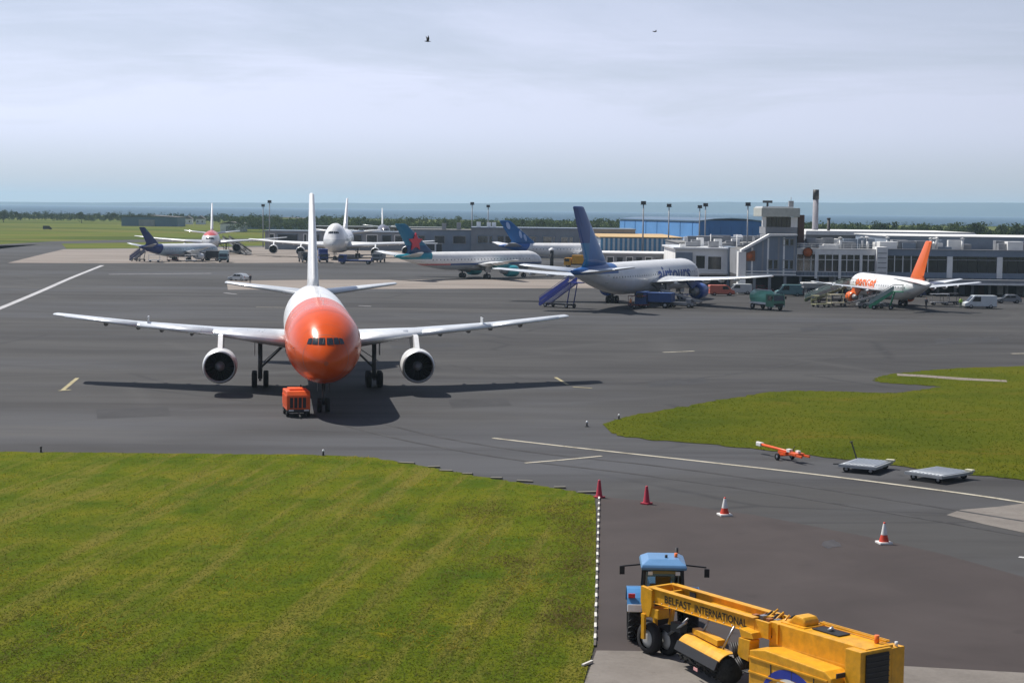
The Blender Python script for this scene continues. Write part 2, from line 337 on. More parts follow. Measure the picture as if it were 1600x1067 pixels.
def tar_extra(t, g, out):
    out = cracks(t, g, out, (0.0261, 0.0261, 0.0282), 0.09, 0.012, 0.55, (0.35, 1.0, 1), 0.03)
    out = cracks(t, g, out, (0.0827, 0.0809, 0.0792), 0.05, 0.02, 0.35, (0.5, 1.0, 1), 0.6)
    out = layer(t, g, out, (0.0835, 0.0861, 0.0950), 0.012, 0.48, 0.62, 0.7, (0.5, 1.0, 1), 0.2)
    out = layer(t, g, out, (0.0294, 0.0281, 0.0287), 0.10, 0.45, 0.75, 0.7, (0.10, 1.6, 1), 0.02)        # paving lanes
    out = layer(t, g, out, (0.0914, 0.0881, 0.0847), 0.05, 0.54, 0.72, 0.6, (0.25, 1.2, 1), -0.04)
    out = layer(t, g, out, (0.0196, 0.0196, 0.0209), 0.8, 0.66, 0.74, 0.45, (0.25, 1.0, 1), 0.5)           # oil and tyre marks
    out = layer(t, g, out, (0.0183, 0.0177, 0.0176), 0.35, 0.62, 0.7, 0.35, (0.06, 2.6, 1), -0.12, 4)
    return out
TARMAC = surf('tarmac', [(0.3, (0.0413, 0.0401, 0.0400)), (0.5, (0.0552, 0.0539, 0.0536)), (0.72, (0.0701, 0.0689, 0.0678))], 0.06, (0.5, 1.2, 1), rough=0.82, fine=9.0, fine_amt=0.22, extra=tar_extra, spec=0.15)
TARMAC_N = surf('tarmac_near', [(0.3, (0.0366, 0.0283, 0.0265)), (0.5, (0.0451, 0.0351, 0.0331)), (0.72, (0.0545, 0.0434, 0.0410))], 0.2, rough=0.85, fine=12.0, fine_amt=0.2,
                extra=lambda t, g, o: layer(t, g, layer(t, g, o, (0.0184, 0.0146, 0.0141), 0.3, 0.6, 0.75, 0.5), (0.0628, 0.0502, 0.0440), 0.15, 0.58, 0.72, 0.4), spec=0.35)
CONC = surf('pale_concrete', [(0.3, (0.1879, 0.1592, 0.1381)), (0.5, (0.2297, 0.1991, 0.1754)), (0.72, (0.2645, 0.2352, 0.2127))], 0.08, (0.4, 1, 1), rough=0.9, fine=2.0,
            extra=lambda t, g, o: layer(t, g, o, (0.1183, 0.1086, 0.1045), 0.12, 0.52, 0.7, 0.6, (0.2, 1.2, 1)), spec=0.2)
CONC_N = surf('grey_concrete', [(0.3, (0.1392, 0.1253, 0.1126)), (0.5, (0.1810, 0.1636, 0.1478)), (0.72, (0.2158, 0.1984, 0.1795))], 0.35, rough=0.9, fine=6.0, fine_amt=0.4,
              extra=lambda t, g, o: layer(t, g, o, (0.0835, 0.0731, 0.0634), 0.7, 0.55, 0.72, 0.6), bump=0.2, spec=0.2)
PAINT = surf('line_paint', [(0.35, (0.2610, 0.2349, 0.1760)), (0.5, (0.4350, 0.4002, 0.3168)), (0.7, (0.5046, 0.4698, 0.3872))], 0.9, rough=0.8, fine=6.0, fine_amt=0.6)
PAINTW = surf('white_line_paint', [(0.35, (0.3132, 0.3132, 0.3256)), (0.5, (0.4002, 0.4002, 0.4136)), (0.7, (0.5046, 0.5046, 0.5104))], 0.6, rough=0.8, fine=3.0, fine_amt=0.5)
PAINTY = surf('yellow_line_paint', [(0.35, (0.2436, 0.2175, 0.1232)), (0.5, (0.3480, 0.3045, 0.1760)), (0.7, (0.4002, 0.3567, 0.2288))], 0.9, rough=0.8, fine=5.0, fine_amt=0.5)

sheet('ground', [(-26000, -400), (26000, -400), (26000, 24000), (-26000, 24000)], 0.0, FIELD)
def P2(px, py): p = at(px, py); return (p.x, p.y)
def ragged(px_pts, amp, n):
    """turf edge: the traced outline broken up by tufts spilling over it"""
    w_ = [Vector((*P2(*p), 0)) for p in px_pts]; out = []
    for a, b in zip(w_, w_[1:]):
        m_ = max(2, int((b - a).length / n)); nn = Vector((-(b - a).y, (b - a).x, 0)).normalized()
        for i in range(m_): out.append((a + (b - a) * i / m_) + nn * rnd.gauss(0, amp))
    return [(p.x, p.y) for p in out + [w_[-1]]]
sheet('apron', [(-320, 25), (300, 25), (420, 700), (60, 660), P2(420, 384), P2(205, 388), P2(104, 389), P2(96, 381), P2(60, 382.5), P2(0, 389), (-320, 560)], 0.02, TARMAC)
sheet('taxiway', [P2(-60, 386), P2(60, 382.2), P2(96, 381), P2(240, 378.5), P2(420, 377), P2(420, 373), P2(230, 374.5), P2(90, 377), P2(0, 382), P2(-80, 385)], 0.024, TARMAC)
sheet('concrete_pavement', [P2(12, 411), P2(60, 399), P2(100, 389.6), P2(210, 388.6), P2(420, 386), P2(640, 386), P2(640, 410), P2(420, 411), P2(160, 411.6)], 0.028, CONC)
sheet('concrete_strip', [P2(354, 439), P2(500, 437.5), P2(1320, 436), P2(1320, 451), P2(900, 450.5), P2(500, 452.5), P2(356, 453)], 0.03, CONC)
sheet('access_road', [P2(934, 776), P2(1040, 786), P2(1180, 805), P2(1370, 842), P2(1480, 868), P2(1610, 905), P2(1900, 985), P2(1900, 1200), P2(905, 1200), P2(917, 1067), P2(931, 1012)], 0.026, TARMAC_N)
sheet('concrete_pad', [P2(912, 1072), P2(932, 1017), P2(1070, 1019), P2(1405, 1041), P2(1620, 1053), P2(1900, 1065), P2(1900, 1250), P2(880, 1250)], 0.034, CONC_N)
sheet('concrete_apron', [P2(1479, 805), P2(1500, 797), P2(1560, 792), P2(1606, 786), P2(1760, 772), P2(1900, 900), P2(1606, 834), P2(1540, 820)], 0.03, CONC_N)
sheet('access_path', [P2(1401, 584.6), P2(1440, 586.5), P2(1500, 591), P2(1572, 595), P2(1574, 597.8), P2(1500, 594.6), P2(1440, 590), P2(1402, 588)], 0.07, CONC)
edgeL = smooth_curve([(-120, 705.5), (0, 706.5), (180, 708.5), (340, 710), (500, 712), (590, 717), (680, 733), (790, 752), (880, 766), (929, 776)], 6)
rimL = ragged(edgeL, 0.11, 0.35)
lawn = sheet('lawn', rimL + [P2(931, 800), P2(930.5, 900), P2(929, 1008), P2(912, 1067), P2(870, 1200), P2(-250, 1200), P2(-250, 706)], 0.055, GRASS)
edgeR = smooth_curve([(940, 666), (972, 654), (1040, 641), (1130, 625), (1215, 612.5), (1300, 612), (1392, 615), (1440, 609), (1468, 604.5), (1400, 600), (1368, 596), (1372, 590), (1420, 582), (1500, 576), (1610, 572.5), (1850, 567)], 5)
edgeR2 = smooth_curve([(1850, 790), (1610, 752), (1500, 741), (1380, 726), (1260, 711), (1120, 696), (1000, 686), (955, 677)], 4)
rimR = ragged(edgeR, 0.16, 0.6) + ragged(edgeR2, 0.16, 0.6)
sheet('grass_island', rimR, 0.055, GRASS_R)
RUBM = surf('rubbed_tarmac', [(0.3, (0.0381, 0.0370, 0.0385)), (0.5, (0.0560, 0.0549, 0.0567)), (0.72, (0.0763, 0.0750, 0.0771))], 0.5, rough=0.8, fine=5.0, fine_amt=0.6, spec=0.15)
PATCH = surf('patched_tarmac', [(0.3, (0.0391, 0.0391, 0.0414)), (0.5, (0.0470, 0.0470, 0.0493)), (0.72, (0.0557, 0.0557, 0.0581))], 0.4, rough=0.8, fine=8.0, fine_amt=0.4, spec=0.15)

def line(name, pts, wd, m, z=0.04):
    p = [Vector((*P2(*q), 0)) for q in pts]; L_, R_ = [], []
    for i, q in enumerate(p):
        d = (p[min(i + 1, len(p) - 1)] - p[max(i - 1, 0)]).normalized(); n = Vector((-d.y, d.x, 0)) * wd / 2
        L_.append(q + n); R_.append(q - n)
    return sheet(name, L_ + R_[::-1], z, m)
line('taxi_line', smooth_curve([(770, 685), (900, 700), (1100, 722), (1300, 745), (1500, 771), (1600, 786), (1700, 803)], 6), 0.34, PAINT)
line('apron_line', smooth_curve([(-60, 505), (0, 482), (60, 457), (110, 435), (160, 415)], 4), 1.0, PAINTW)
line('lane_line', [(170, 429), (330, 427.5)], 0.9, PAINTW)
line('guide_line', smooth_curve([(820, 724), (880, 719), (940, 713)], 4), 0.25, PAINT)
line('stand_marking', [(98, 610), (121, 591)], 0.35, PAINTY)
line('stand_tick', [(92, 611), (110, 609.5)], 0.35, PAINTY, 0.044)
line('stand_marking', [(868, 590), (888, 602)], 0.3, PAINTY)
line('stand_tick', [(895, 605), (925, 607)], 0.3, PAINTY, 0.044)
line('bay_marking', [(350, 458), (370, 460)], 0.5, PAINTW); line('bay_marking', [(1036, 551), (1085, 549)], 0.4, PAINT)
line('bay_marking', [(560, 478), (580, 479)], 0.5, PAINTW); line('bay_marking', [(1592, 871), (1640, 876)], 0.3, PAINTW)
line('bay_marking', [(400, 480), (450, 481)], 0.35, PAINT); line('bay_marking', [(1580, 553), (1640, 552)], 0.5, PAINT)
for pts in ([(520, 660), (640, 690), (800, 718), (1000, 742), (1250, 778), (1600, 838)], [(560, 652), (690, 684), (840, 708), (1040, 730), (1290, 765), (1600, 815)], [(700, 570), (900, 600), (1100, 590), (1300, 560), (1600, 520)]):
    line('tyre_mark', smooth_curve(pts, 8), 0.32, RUBM, 0.031)
for q in ([(1010, 596), (1100, 590), (1108, 599), (1016, 606)], [(610, 540), (720, 536), (726, 542), (614, 546)], [(150, 640), (262, 636), (268, 650), (152, 655)], [(1250, 512), (1330, 510), (1334, 515), (1252, 518)], [(700, 625), (790, 622), (800, 634), (706, 638)], [(1460, 530), (1560, 526), (1566, 534), (1464, 539)]): sheet('tarmac_patch', [P2(*p) for p in q], 0.0235, PATCH)
# oil spill: an uneven dark blot
blot = [(1296 + 22 * math.cos(a) * k, 851 + 9 * math.sin(a) * k) for a, k in ((i * 0.42, rnd.uniform(0.5, 1.0)) for i in range(15))]
OIL = surf('oil', [(0.3, (0.03, 0.028, 0.03)), (0.6, (0.05, 0.046, 0.046)), (0.8, (0.075, 0.068, 0.068))], 1.4, rough=0.6, fine=6.0, fine_amt=0.5)
sheet('oil_stain', [P2(*p) for p in blot], 0.032, OIL)

# painted kerb: white and dark stones along the grass edge
kerb = thing('painted_kerb', 'row of white and dark kerb stones along the edge of the large lawn', 'kerb')
ka, kb = at(936, 779), at(929.5, 1012); kd = (kb - ka); KL = kd.length; kd.normalize(); n_k = 38
kst = MB().box((0, 0, 0.08), (KL / n_k * 0.80, 0.095, 0.10)).build('kerb_stone', mat('kerb_white', (0.62, 0.6, 0.56), 0.8, scale=3, dirt=0.6), kerb, 0.02)
kst2 = MB().box((0, 0, 0.075), (KL / n_k * 0.94, 0.09, 0.04)).build('kerb_stone', mat('kerb_dark', (0.10, 0.09, 0.08), 0.9, dirt=0.3), kerb, 0.02)
ang = math.atan2(kd.y, kd.x)
for i in range(n_k):
    p = ka + kd * (KL * (i + 0.5) / n_k); o = (kst, kst2)[i % 2]
    if i > 1: o = inst(o, kerb)
    o.location = (p.x, p.y, 0.01); o.rotation_euler = (0, 0, ang + rnd.uniform(-0.03, 0.03))
p = at(918, 1040); o = inst(kst, kerb, (p.x, p.y, 0.01), (0, 0, ang - 0.5))
slabs = tag(bpy.data.objects.new('edge_slabs', None), kind='structure'); col.objects.link(slabs)
SLM = mat('slab_concrete', (0.17, 0.16, 0.13), 0.9, scale=3, dirt=0.6)
sl0 = None
for px, py in ((636, 724.5), (668, 731), (700, 736.5), (737, 742), (778, 748), (818, 753.5), (866, 763), (912, 771)):
    p = at(px, py)
    if sl0 is None: sl0 = o = MB().box((0, 0, 0.05), (0.95, 0.26, 0.10)).build('slab', SLM, slabs, 0.015)
    else: o = inst(sl0, slabs)
    o.location = (p.x + rnd.uniform(-0.4, 0.4), p.y + rnd.uniform(-0.15, 0.15), 0.02); o.rotation_euler = (0, rnd.uniform(-0.05, 0.05), rnd.uniform(-0.45, 0.05)); o.scale = (rnd.uniform(0.6, 1.1), 1, 1)

# ------------------------------------------------------------------ aircraft
class Hull:
    def __init__(s, L, Rr, zc, nose=2.85, drop=0.30, hump=0.0, flat=1.0):
        s.L, s.R, s.zc, s.Ln, s.drop, s.hump, s.flat = L, Rr, zc, nose * Rr, drop, hump, flat
    def dims(s, x):
        """centre height, half width, half height at distance x aft of the nose"""
        Rr = s.R
        if x < s.Ln:
            q = max(0.0, x / s.Ln); k = (1 - (1 - q) ** 2.3) ** 0.60
            c, hw, hz = s.zc - s.drop * Rr * (1 - q) ** 2.2, Rr * k, Rr * k * s.flat
        else: c, hw, hz = s.zc, Rr, Rr * s.flat
        t0 = 0.63 * s.L
        if x > t0:
            q = min(1, (x - t0) / (s.L - t0))
            top = s.zc + Rr * s.flat * (1 - 0.30 * q ** 3.0); bot = s.zc - Rr * s.flat + Rr * s.flat * 1.52 * q ** 1.55
            c, hz, hw = (top + bot) / 2, (top - bot) / 2, Rr * (1 - 0.90 * q ** 1.9)
        if s.hump:
            q = x / s.L
            h = s.hump * max(0.0, min(1, (q - 0.015) / 0.05)) ** 0.8 * (1 - max(0.0, min(1, (q - 0.20) / 0.14)) ** 1.0 if q > 0.20 else 1)
            h = h * h * (3 - 2 * h / s.hump) / s.hump if h > 0 else 0
            return c, hw, hz, h
        return c, hw, hz, 0.0
    def pt(s, x, ph, off=0.0):
        c, hw, hz, h = s.dims(x); cz = math.cos(ph)
        z = c + (hz + off) * cz + (h * max(0, cz) ** 1.6)
        y = (hw + off) * math.sin(ph) * (1 - 0.0 * h)
        return Vector((x, y, z))
    def solve(s, ph, z):
        lo, hi = 0.0, s.Ln
        for _ in range(30):
            m = (lo + hi) / 2
            if s.pt(m, ph).z < z: lo = m
            else: hi = m
        return lo
    def solve_yz(s, y, z):
        lo, hi = 0.0, s.Ln
        for _ in range(30):
            m = (lo + hi) / 2; c, hw, hz, h = s.dims(m); hh = hz + (h if z > c else 0)
            if (y / max(hw, 1e-4)) ** 2 + ((z - c) / max(hh, 1e-4)) ** 2 < 1: hi = m
            else: lo = m
        return hi
    def mesh(s, n=40, m=46):
        mb = MB(); xs = [s.Ln * (i / 16) ** 1.7 for i in range(1, 17)]
        xs = [0.02] + xs + [s.Ln + (s.L - s.Ln) * i / m for i in range(1, m + 1)]
        return mb.loft([[s.pt(x, 2 * math.pi * i / n) for i in range(n)] for x in xs])

AF = [(1.0, 0.0), (0.85, 0.21), (0.65, 0.42), (0.45, 0.56), (0.28, 0.6), (0.14, 0.5), (0.05, 0.33), (0.012, 0.16), (0, 0), (0.012, -0.14), (0.05, -0.26), (0.14, -0.36), (0.28, -0.42), (0.45, -0.38), (0.65, -0.24), (0.85, -0.1)]
def wing_mesh(secs):
    """secs = (x_le, y, z, chord, thickness ratio)"""
    return MB().loft([[Vector((x + a * c, y, z + b * c * t)) for a, b in AF] for x, y, z, c, t in secs])
def fin_mesh(secs):
    """secs = (x_le, z, chord, thickness)"""
    return MB().loft([[Vector((x + a * c, b * c * t * (1.15 if b > 0 else 1.6), z)) for a, b in AF] for x, z, c, t in secs])

def wheel_mesh(r, wd, n=20):
    return MB().lathe([(-wd / 2, r * 0.62), (-wd / 2, r * 0.88), (-wd * 0.36, r * 0.98), (0, r), (wd * 0.36, r * 0.98), (wd / 2, r * 0.88), (wd / 2, r * 0.62)], n, 'Y')
def hub_mesh(r, wd, n=12):
    return MB().lathe([(-wd * 0.42, 0.001), (-wd * 0.42, r * 0.3), (-wd * 0.30, r * 0.62), (wd * 0.30, r * 0.62), (wd * 0.42, r * 0.3), (wd * 0.42, 0.001)], n, 'Y')
def add_wheels(parent, spots, r, wd, hubm=None, n=18):
    o0 = h0 = None
    for p in spots:
        if o0 is None:
            o0 = wheel_mesh(r, wd, n).build('wheel', RUBBER, parent); h0 = hub_mesh(r, wd).build('hub', hubm or STEEL, o0); o0.location = p
        else:
            o = inst(o0, parent, p); h = h0.copy(); col.objects.link(h); h.parent = o

def airliner(name, label, cat, nose, heading, S, group=None):
    """S: L R zc span H plus optional keys; local +x runs aft from the nose, +y is starboard"""
    root = thing(name, label, cat, (nose[0], nose[1], 0), heading + math.pi, group)
    L, Rr, zc, span, H = S['L'], S['R'], S['zc'], S['span'], S['H']; hs = span / 2; n = S.get('n', 28); hi = S.get('hi', False)
    hull = Hull(L, Rr, zc, S.get('nose', 2.85), S.get('drop', 0.3), S.get('hump', 0.0), S.get('flat', 1.0))
    fus = hull.mesh(n, 46 if hi else 26).build('fuselage', S['fus'], root)
    # cockpit panes
    z0, z1 = S.get('cz', (zc + 0.14 * Rr, zc + 0.36 * Rr))
    for sgn in (-1, 1):
        for a, b, tp in ((0.018, 0.185, 1.0), (0.205, 0.345, 0.96), (0.362, 0.47, 0.80)):
            k = 5; grid = []
            for i in range(k):
                for j in range(k):
                    fy = (a + (b - a) * i / (k - 1)) * Rr * (1 - 0.10 * j / (k - 1)); z = z0 + (z1 - z0) * j / (k - 1) * (tp if i > 2 or tp == 1 else (1 + tp) / 2)
                    x = hull.solve_yz(fy, z); grid.append(Vector((x - 0.025, sgn * (fy + 0.008), z + 0.012)))
            MB().add(grid, [(i * k + j, i * k + j + 1, (i + 1) * k + j + 1, (i + 1) * k + j) for i in range(k - 1) for j in range(k - 1)], True).build('cockpit_window', PANE, fus)
    # cabin windows and doors, flush with the skin
    if S.get('cabin'):
        zw = zc + 0.16 * Rr
        for sgn in (-1, 1):
            mb = MB(); x = L * 0.13
            while x < L * 0.80:
                c, hw, hz, _ = hull.dims(x); q = []
                for dx_, dz in ((-0.09, -0.13), (0.09, -0.13), (0.09, 0.13), (-0.09, 0.13)):
                    cc, ww, zz, _ = hull.dims(x + dx_); q.append((x + dx_, sgn * (ww + 0.012) * math.sqrt(max(0, 1 - ((zw + dz - cc) / zz) ** 2)), zw + dz))
                mb.add(q, [(0, 1, 2, 3)]); x += 0.53 * 1.9
            tag(mb.build('cabin_windows', PANE, fus), kind='stuff')
            for fx in (0.10, 0.46, 0.82):
                q = []; x = L * fx
                for dx_, dz in ((-0.42, -0.55), (0.42, -0.55), (0.42, 1.0), (-0.42, 1.0)):
                    cc, ww, zz, _ = hull.dims(x + dx_); q.append((x + dx_, sgn * (ww + 0.015) * math.sqrt(max(0, 1 - min(0.95, ((zc + dz * 0.8 - cc) / zz) ** 2))), zc + dz * 0.8))
                MB().add(q, [(0, 1, 2, 3)]).build('door', S.get('doorm', GREYM), fus)
    # belly fairing
    xw = S.get('xw', 0.325) * L; cr = S.get('cr', 0.19) * L; zr = S.get('zr', zc - 0.30 * Rr); zt = S.get('zt', zc + 0.6)
    MB().loft([[Vector((x, Rr * 0.98 * k * math.sin(a), zc - Rr * 0.62 + Rr * 0.5 * k * math.cos(a))) for a in (2 * math.pi * i / 16 for i in range(16))] for x, k in
               ((xw - 1.5, 0.35), (xw + 1, 0.86), (xw + cr * 0.5, 1.0), (xw + cr * 0.95, 0.92), (xw + cr + 3, 0.4))]).build('belly_fairing', S['belly'], root)
    xt = S.get('xt', 0.553) * L; ct = S.get('ct', 0.05) * L; yk = 0.36 * hs; zk = zr + (zt - zr) * 0.30
    xk = xw + (xt - xw) * 0.35; ck = cr * 0.60
    for sgn in (-1, 1):
        secs = [(xw - 0.6, sgn * Rr * 0.55, zr - 0.05, cr * 1.06, 0.145), (xk, sgn * yk, zk, ck, 0.12), (xk + (xt - xk) * 0.5, sgn * (yk + hs) / 2, (zk + zt) / 2 - 0.08 * (hs / 22), (ck + ct) / 2, 0.11), (xt, sgn * hs * 0.985, zt, ct, 0.10), (xt + ct * 0.25, sgn * hs, zt + 0.02, ct * 0.7, 0.06)]
        wg = wing_mesh(secs).build('wing', S['wing'], root)
        if S.get('fairings', True):
            for q in S.get('fq', (0.30, 0.50, 0.62, 0.74)):
                y = hs * q; k = (y - yk) / (hs - yk) if y > yk else 0
                xle = xk + (xt - xk) * k if y > yk else xw + (xk - xw) * (y / yk); c = ck + (ct - ck) * k if y > yk else ck * 1.2
                z = zk + (zt - zk) * k if y > yk else zr + (zk - zr) * y / yk
                sz = 1.0 if hi else 0.9
                MB().loft([[Vector((xle + c * a, sgn * y + 0.20 * sz * b * math.cos(t), z - 0.06 * c * (1 - a * 0.5) - 0.22 * sz * b + 0.30 * sz * b * math.sin(t))) for t in (2 * math.pi * i / 10 for i in range(10))] for a, b in ((0.35, 0.2), (0.55, 0.8), (0.8, 1.0), (1.02, 0.7), (1.16, 0.1))]).build('flap_track_fairing', S['wing'] if not hi else GREYM, wg)
        if hi:   # slats along the leading edge, wing fence
            for a, b in ((0.17, 0.33), (0.385, 0.66), (0.67, 0.95)):
                rings = []
                for q in (a, (a + b) / 2, b):
                    y = hs * q; k = (y - yk) / (hs - yk) if y > yk else 0
                    xle = xk + (xt - xk) * k if y > yk else xw + (xk - xw) * (y / yk); c = ck + (ct - ck) * k if y > yk else cr + (ck - cr) * y / yk
                    z = zk + (zt - zk) * k if y > yk else zr + (zk - zr) * y / yk
                    if y > yk: z -= 0.08 * (1 - abs(2 * k - 1))
                    rings.append([Vector((xle + dx_ * c - 0.03, sgn * y, z + dz * c * 0.125)) for dx_, dz in ((0.13, 0.53), (0.05, 0.38), (0.01, 0.18), (-0.006, 0.0), (0.01, -0.16), (0.05, -0.24), (0.05, -0.22), (0.03, 0.0), (0.06, 0.34), (0.13, 0.51))])
                MB().loft(rings).build('slat', STEEL if False else S['wing'], wg)
            y = hs * 0.63
            MB().box((xk + (xt - xk) * 0.47 + 0.9, sgn * y, zk + (zt - zk) * 0.5 + 0.38), (1.7, 0.06, 0.55)).build('wing_fence', S['wing'], wg)
    # tail
    xs, cs = 0.845 * L, 0.125 * L; ss = S.get('ss', 0.19) * span; zs0 = S.get('zs0', zc + 0.52 * Rr); zs1 = S.get('zs1', zs0 + 1.0)
    for sgn in (-1, 1):
        wing_mesh([(xs, sgn * Rr * 0.2, zs0, cs, 0.11), (xs + 0.1 * L, sgn * ss * 0.98, zs1, 0.048 * L, 0.1), (xs + 0.107 * L, sgn * ss, zs1 + 0.01, 0.034 * L, 0.06)]).build('tailplane', S.get('stab', S['wing']), root)
    ztop = hull.pt(0.86 * L, 0).z
    fsec = [(0.745 * L, ztop - 0.55, 0.195 * L, 0.085), (0.77 * L, ztop + 0.10 * (H - ztop), 0.145 * L, 0.1), (0.925 * L, H - 0.15, 0.074 * L, 0.09), (0.936 * L, H, 0.058 * L, 0.05)]
    fin = fin_mesh(fsec).build('fin', S['fin'], root)
    MB().loft([[Vector((x + 0.70 * c, 0.040 * c, z)), Vector((x + 1.004 * c, 0.012, z)), Vector((x + 1.004 * c, -0.012, z)), Vector((x + 0.70 * c, -0.040 * c, z))] for x, z, c, _ in (fsec[1], fsec[2])], smooth=False).build('rudder', S['fin'], fin)
    # engines
    for t, xe, ze, re, le in S['eng']:
        for sgn in (-1, 1):
            y = sgn * t; q = re
            prof = [(0.62 * le, q * 0.56), (0.62 * le, q * 0.86), (0.45 * le, q * 0.985), (0.25 * le, q * 1.0), (0.10 * le, q * 0.975), (0.03 * le, q * 0.93), (0.006 * le, q * 0.885), (0.0, q * 0.86), (0.012 * le, q * 0.835), (0.06 * le, q * 0.82), (0.19 * le, q * 0.84)]
            e = MB().lathe(prof, 32 if hi else 20, 'X', (xe, y, ze)).build('engine', S['engm'], root)
            lip = MB().lathe([(0.03 * le, q * 0.932), (0.005 * le, q * 0.89), (-0.003 * le, q * 0.86), (0.010 * le, q * 0.832), (0.03 * le, q * 0.825)], 32 if hi else 20, 'X', (xe, y, ze)).build('intake_lip', STEEL, e)
            MB().lathe([(0.06 * le, q * 0.817), (0.19 * le, q * 0.837), (0.20 * le, 0.001)], 24, 'X', (xe, y, ze)).build('intake_duct', DARK, e)
            MB().lathe([(0.45 * le, q * 0.5), (0.62 * le, q * 0.55), (0.82 * le, q * 0.46), (0.92 * le, q * 0.36), (0.92 * le, q * 0.3), (1.02 * le, q * 0.1), (1.04 * le, 0.001)], 20, 'X', (xe, y, ze)).build('exhaust_cone', GREYM, e)
            MB().lathe([(0.06 * le, 0.002), (0.075 * le, q * 0.09), (0.11 * le, q * 0.2), (0.185 * le, q * 0.29)], 16, 'X', (xe, y, ze)).build('spinner', GREYM if hi else DARK, e)
            if hi or S.get('fan'):
                mb = MB()
                for i in range(24):
                    a = 2 * math.pi * i / 24; c, s_ = math.cos(a), math.sin(a); c2, s2 = math.cos(a + 0.16), math.sin(a + 0.16)
                    mb.add([(xe + 0.17 * le, y + c * q * 0.27, ze + s_ * q * 0.27), (xe + 0.195 * le, y + c2 * q * 0.27, ze + s2 * q * 0.27), (xe + 0.19 * le, y + c2 * q * 0.82, ze + s2 * q * 0.82), (xe + 0.15 * le, y + c * q * 0.82, ze + s_ * q * 0.82)], [(0, 1, 2, 3)])
                mb.build('fan', FANM, e)
            k = (t - yk) / (hs - yk) if t > yk else 0
            zw_ = zk + (zt - zk) * k if t > yk else zr + (zk - zr) * t / yk
            MB().prism([(xe + 0.22 * le, ze + q * 0.93), (xe + 0.45 * le, ze + q * 0.98), (xe + 1.0 * le, ze + q * 0.35), (xe + 1.5 * le, zw_ - 0.25), (xe + 1.0 * le, zw_ + 0.05), (xe + 0.52 * le, zw_ + 0.02)], y - 0.12 * q - 0.02, y + 0.12 * q + 0.02).build('pylon', S['engm'], e)
    # landing gear
    wr = S.get('wr', 0.62); tr = S.get('track', 9.6 / 44.84 * span) / 2; xg = S.get('xg', 0.472) * L; bogie = S.get('bogie', True)
    for sgn in (-1, 1):
        y = sgn * tr; ztp = zr - 0.15
        mb = MB().tube((xg, y, wr), (xg + 0.2, y, ztp), 0.19, 10).tube((xg, y, wr + 0.9), (xg + 0.3, sgn * Rr * 0.75, ztp + 0.05), 0.09, 8).tube((xg, y, wr + 0.6), (xg + 1.8, y, ztp), 0.08, 8)
        mb.box((xg, y, wr), (1.9 if bogie else 0.3, 0.2, 0.2)).tube((xg, y - 0.35, wr + 1.5), (xg, sgn * Rr * 0.9, ztp - 0.2), 0.04, 6)
        g = mb.build('main_gear', GEAR, root)
        MB().box((xg + 0.1, y + sgn * 0.45, ztp - 0.75), (1.5, 0.05, 1.3)).build('gear_door', S['belly'], g)
        add_wheels(g, [(xg + dx_, y + dy_, wr) for dx_ in ((-0.72, 0.72) if bogie else (0,)) for dy_ in (-0.48, 0.48)], wr, 0.44)
    xn = S.get('xn', 0.125) * L; nr = wr * 0.82
    g = MB().tube((xn, 0, nr), (xn + 0.1, 0, zc - Rr * 0.85), 0.13, 10).tube((xn, 0, nr + 0.7), (xn + 1.3, 0, zc - Rr * 0.9), 0.06, 8).build('nose_gear', GEAR, root)
    for sgn in (-1, 1): MB().box((xn + 0.1, sgn * 0.42, zc - Rr - 0.28), (1.9, 0.04, 0.75)).build('gear_door', DARK if hi else S['belly'], g)  # near jet's nose doors coloured dark for the shade under it
    add_wheels(g, [(xn, -0.3, nr), (xn, 0.3, nr)], nr, 0.34)
    if hi:
        for x in (1.55, 5.4, 9.8, 14.2, 26.0):      # skin joints standing a few millimetres proud
            MB().loft([[hull.pt(q, 2 * math.pi * i / 48, 0.006) for i in range(48)] for q in (x, x + 0.035)], caps=False).build('skin_joint', mat('joint_sealant', (0.22, 0.10, 0.07), 0.6), fus)
        for sgn in (-1, 1):
            q = [hull.pt(x, sgn * R(a), 0.012) for x, a in ((6.1, 102), (7.2, 102), (7.2, 62), (6.1, 62))]; MB().add(q, [(0, 1, 2, 3)]).build('door', mat('door_orange', (0.6, 0.05, 0.006), 0.4), fus)
            p0 = hull.pt(3.2, sgn * R(82), 0.0); MB().bar(p0, p0 + Vector((-0.25, sgn * 0.12, 0)), 0.04, 0.04).build('probe', STEEL, fus)
            p0 = hull.pt(hull.solve(sgn * R(11), 5.5), sgn * R(11), 0.04); p1 = hull.pt(hull.solve(sgn * R(5), 5.85), sgn * R(5), 0.05); MB().bar(p0, p1, 0.03, 0.03).build('wiper', BLACK, fus)
        for x in (8.5, 15, 24): MB().prism([(x, zc + Rr - 0.03), (x + 0.6, zc + Rr - 0.03), (x + 0.55, zc + Rr + 0.42), (x + 0.35, zc + Rr + 0.42)], -0.02, 0.02).build('antenna', WHITE, fus)
    root['_s'] = 0; del root['_s']
    return root, fus, fin, hull
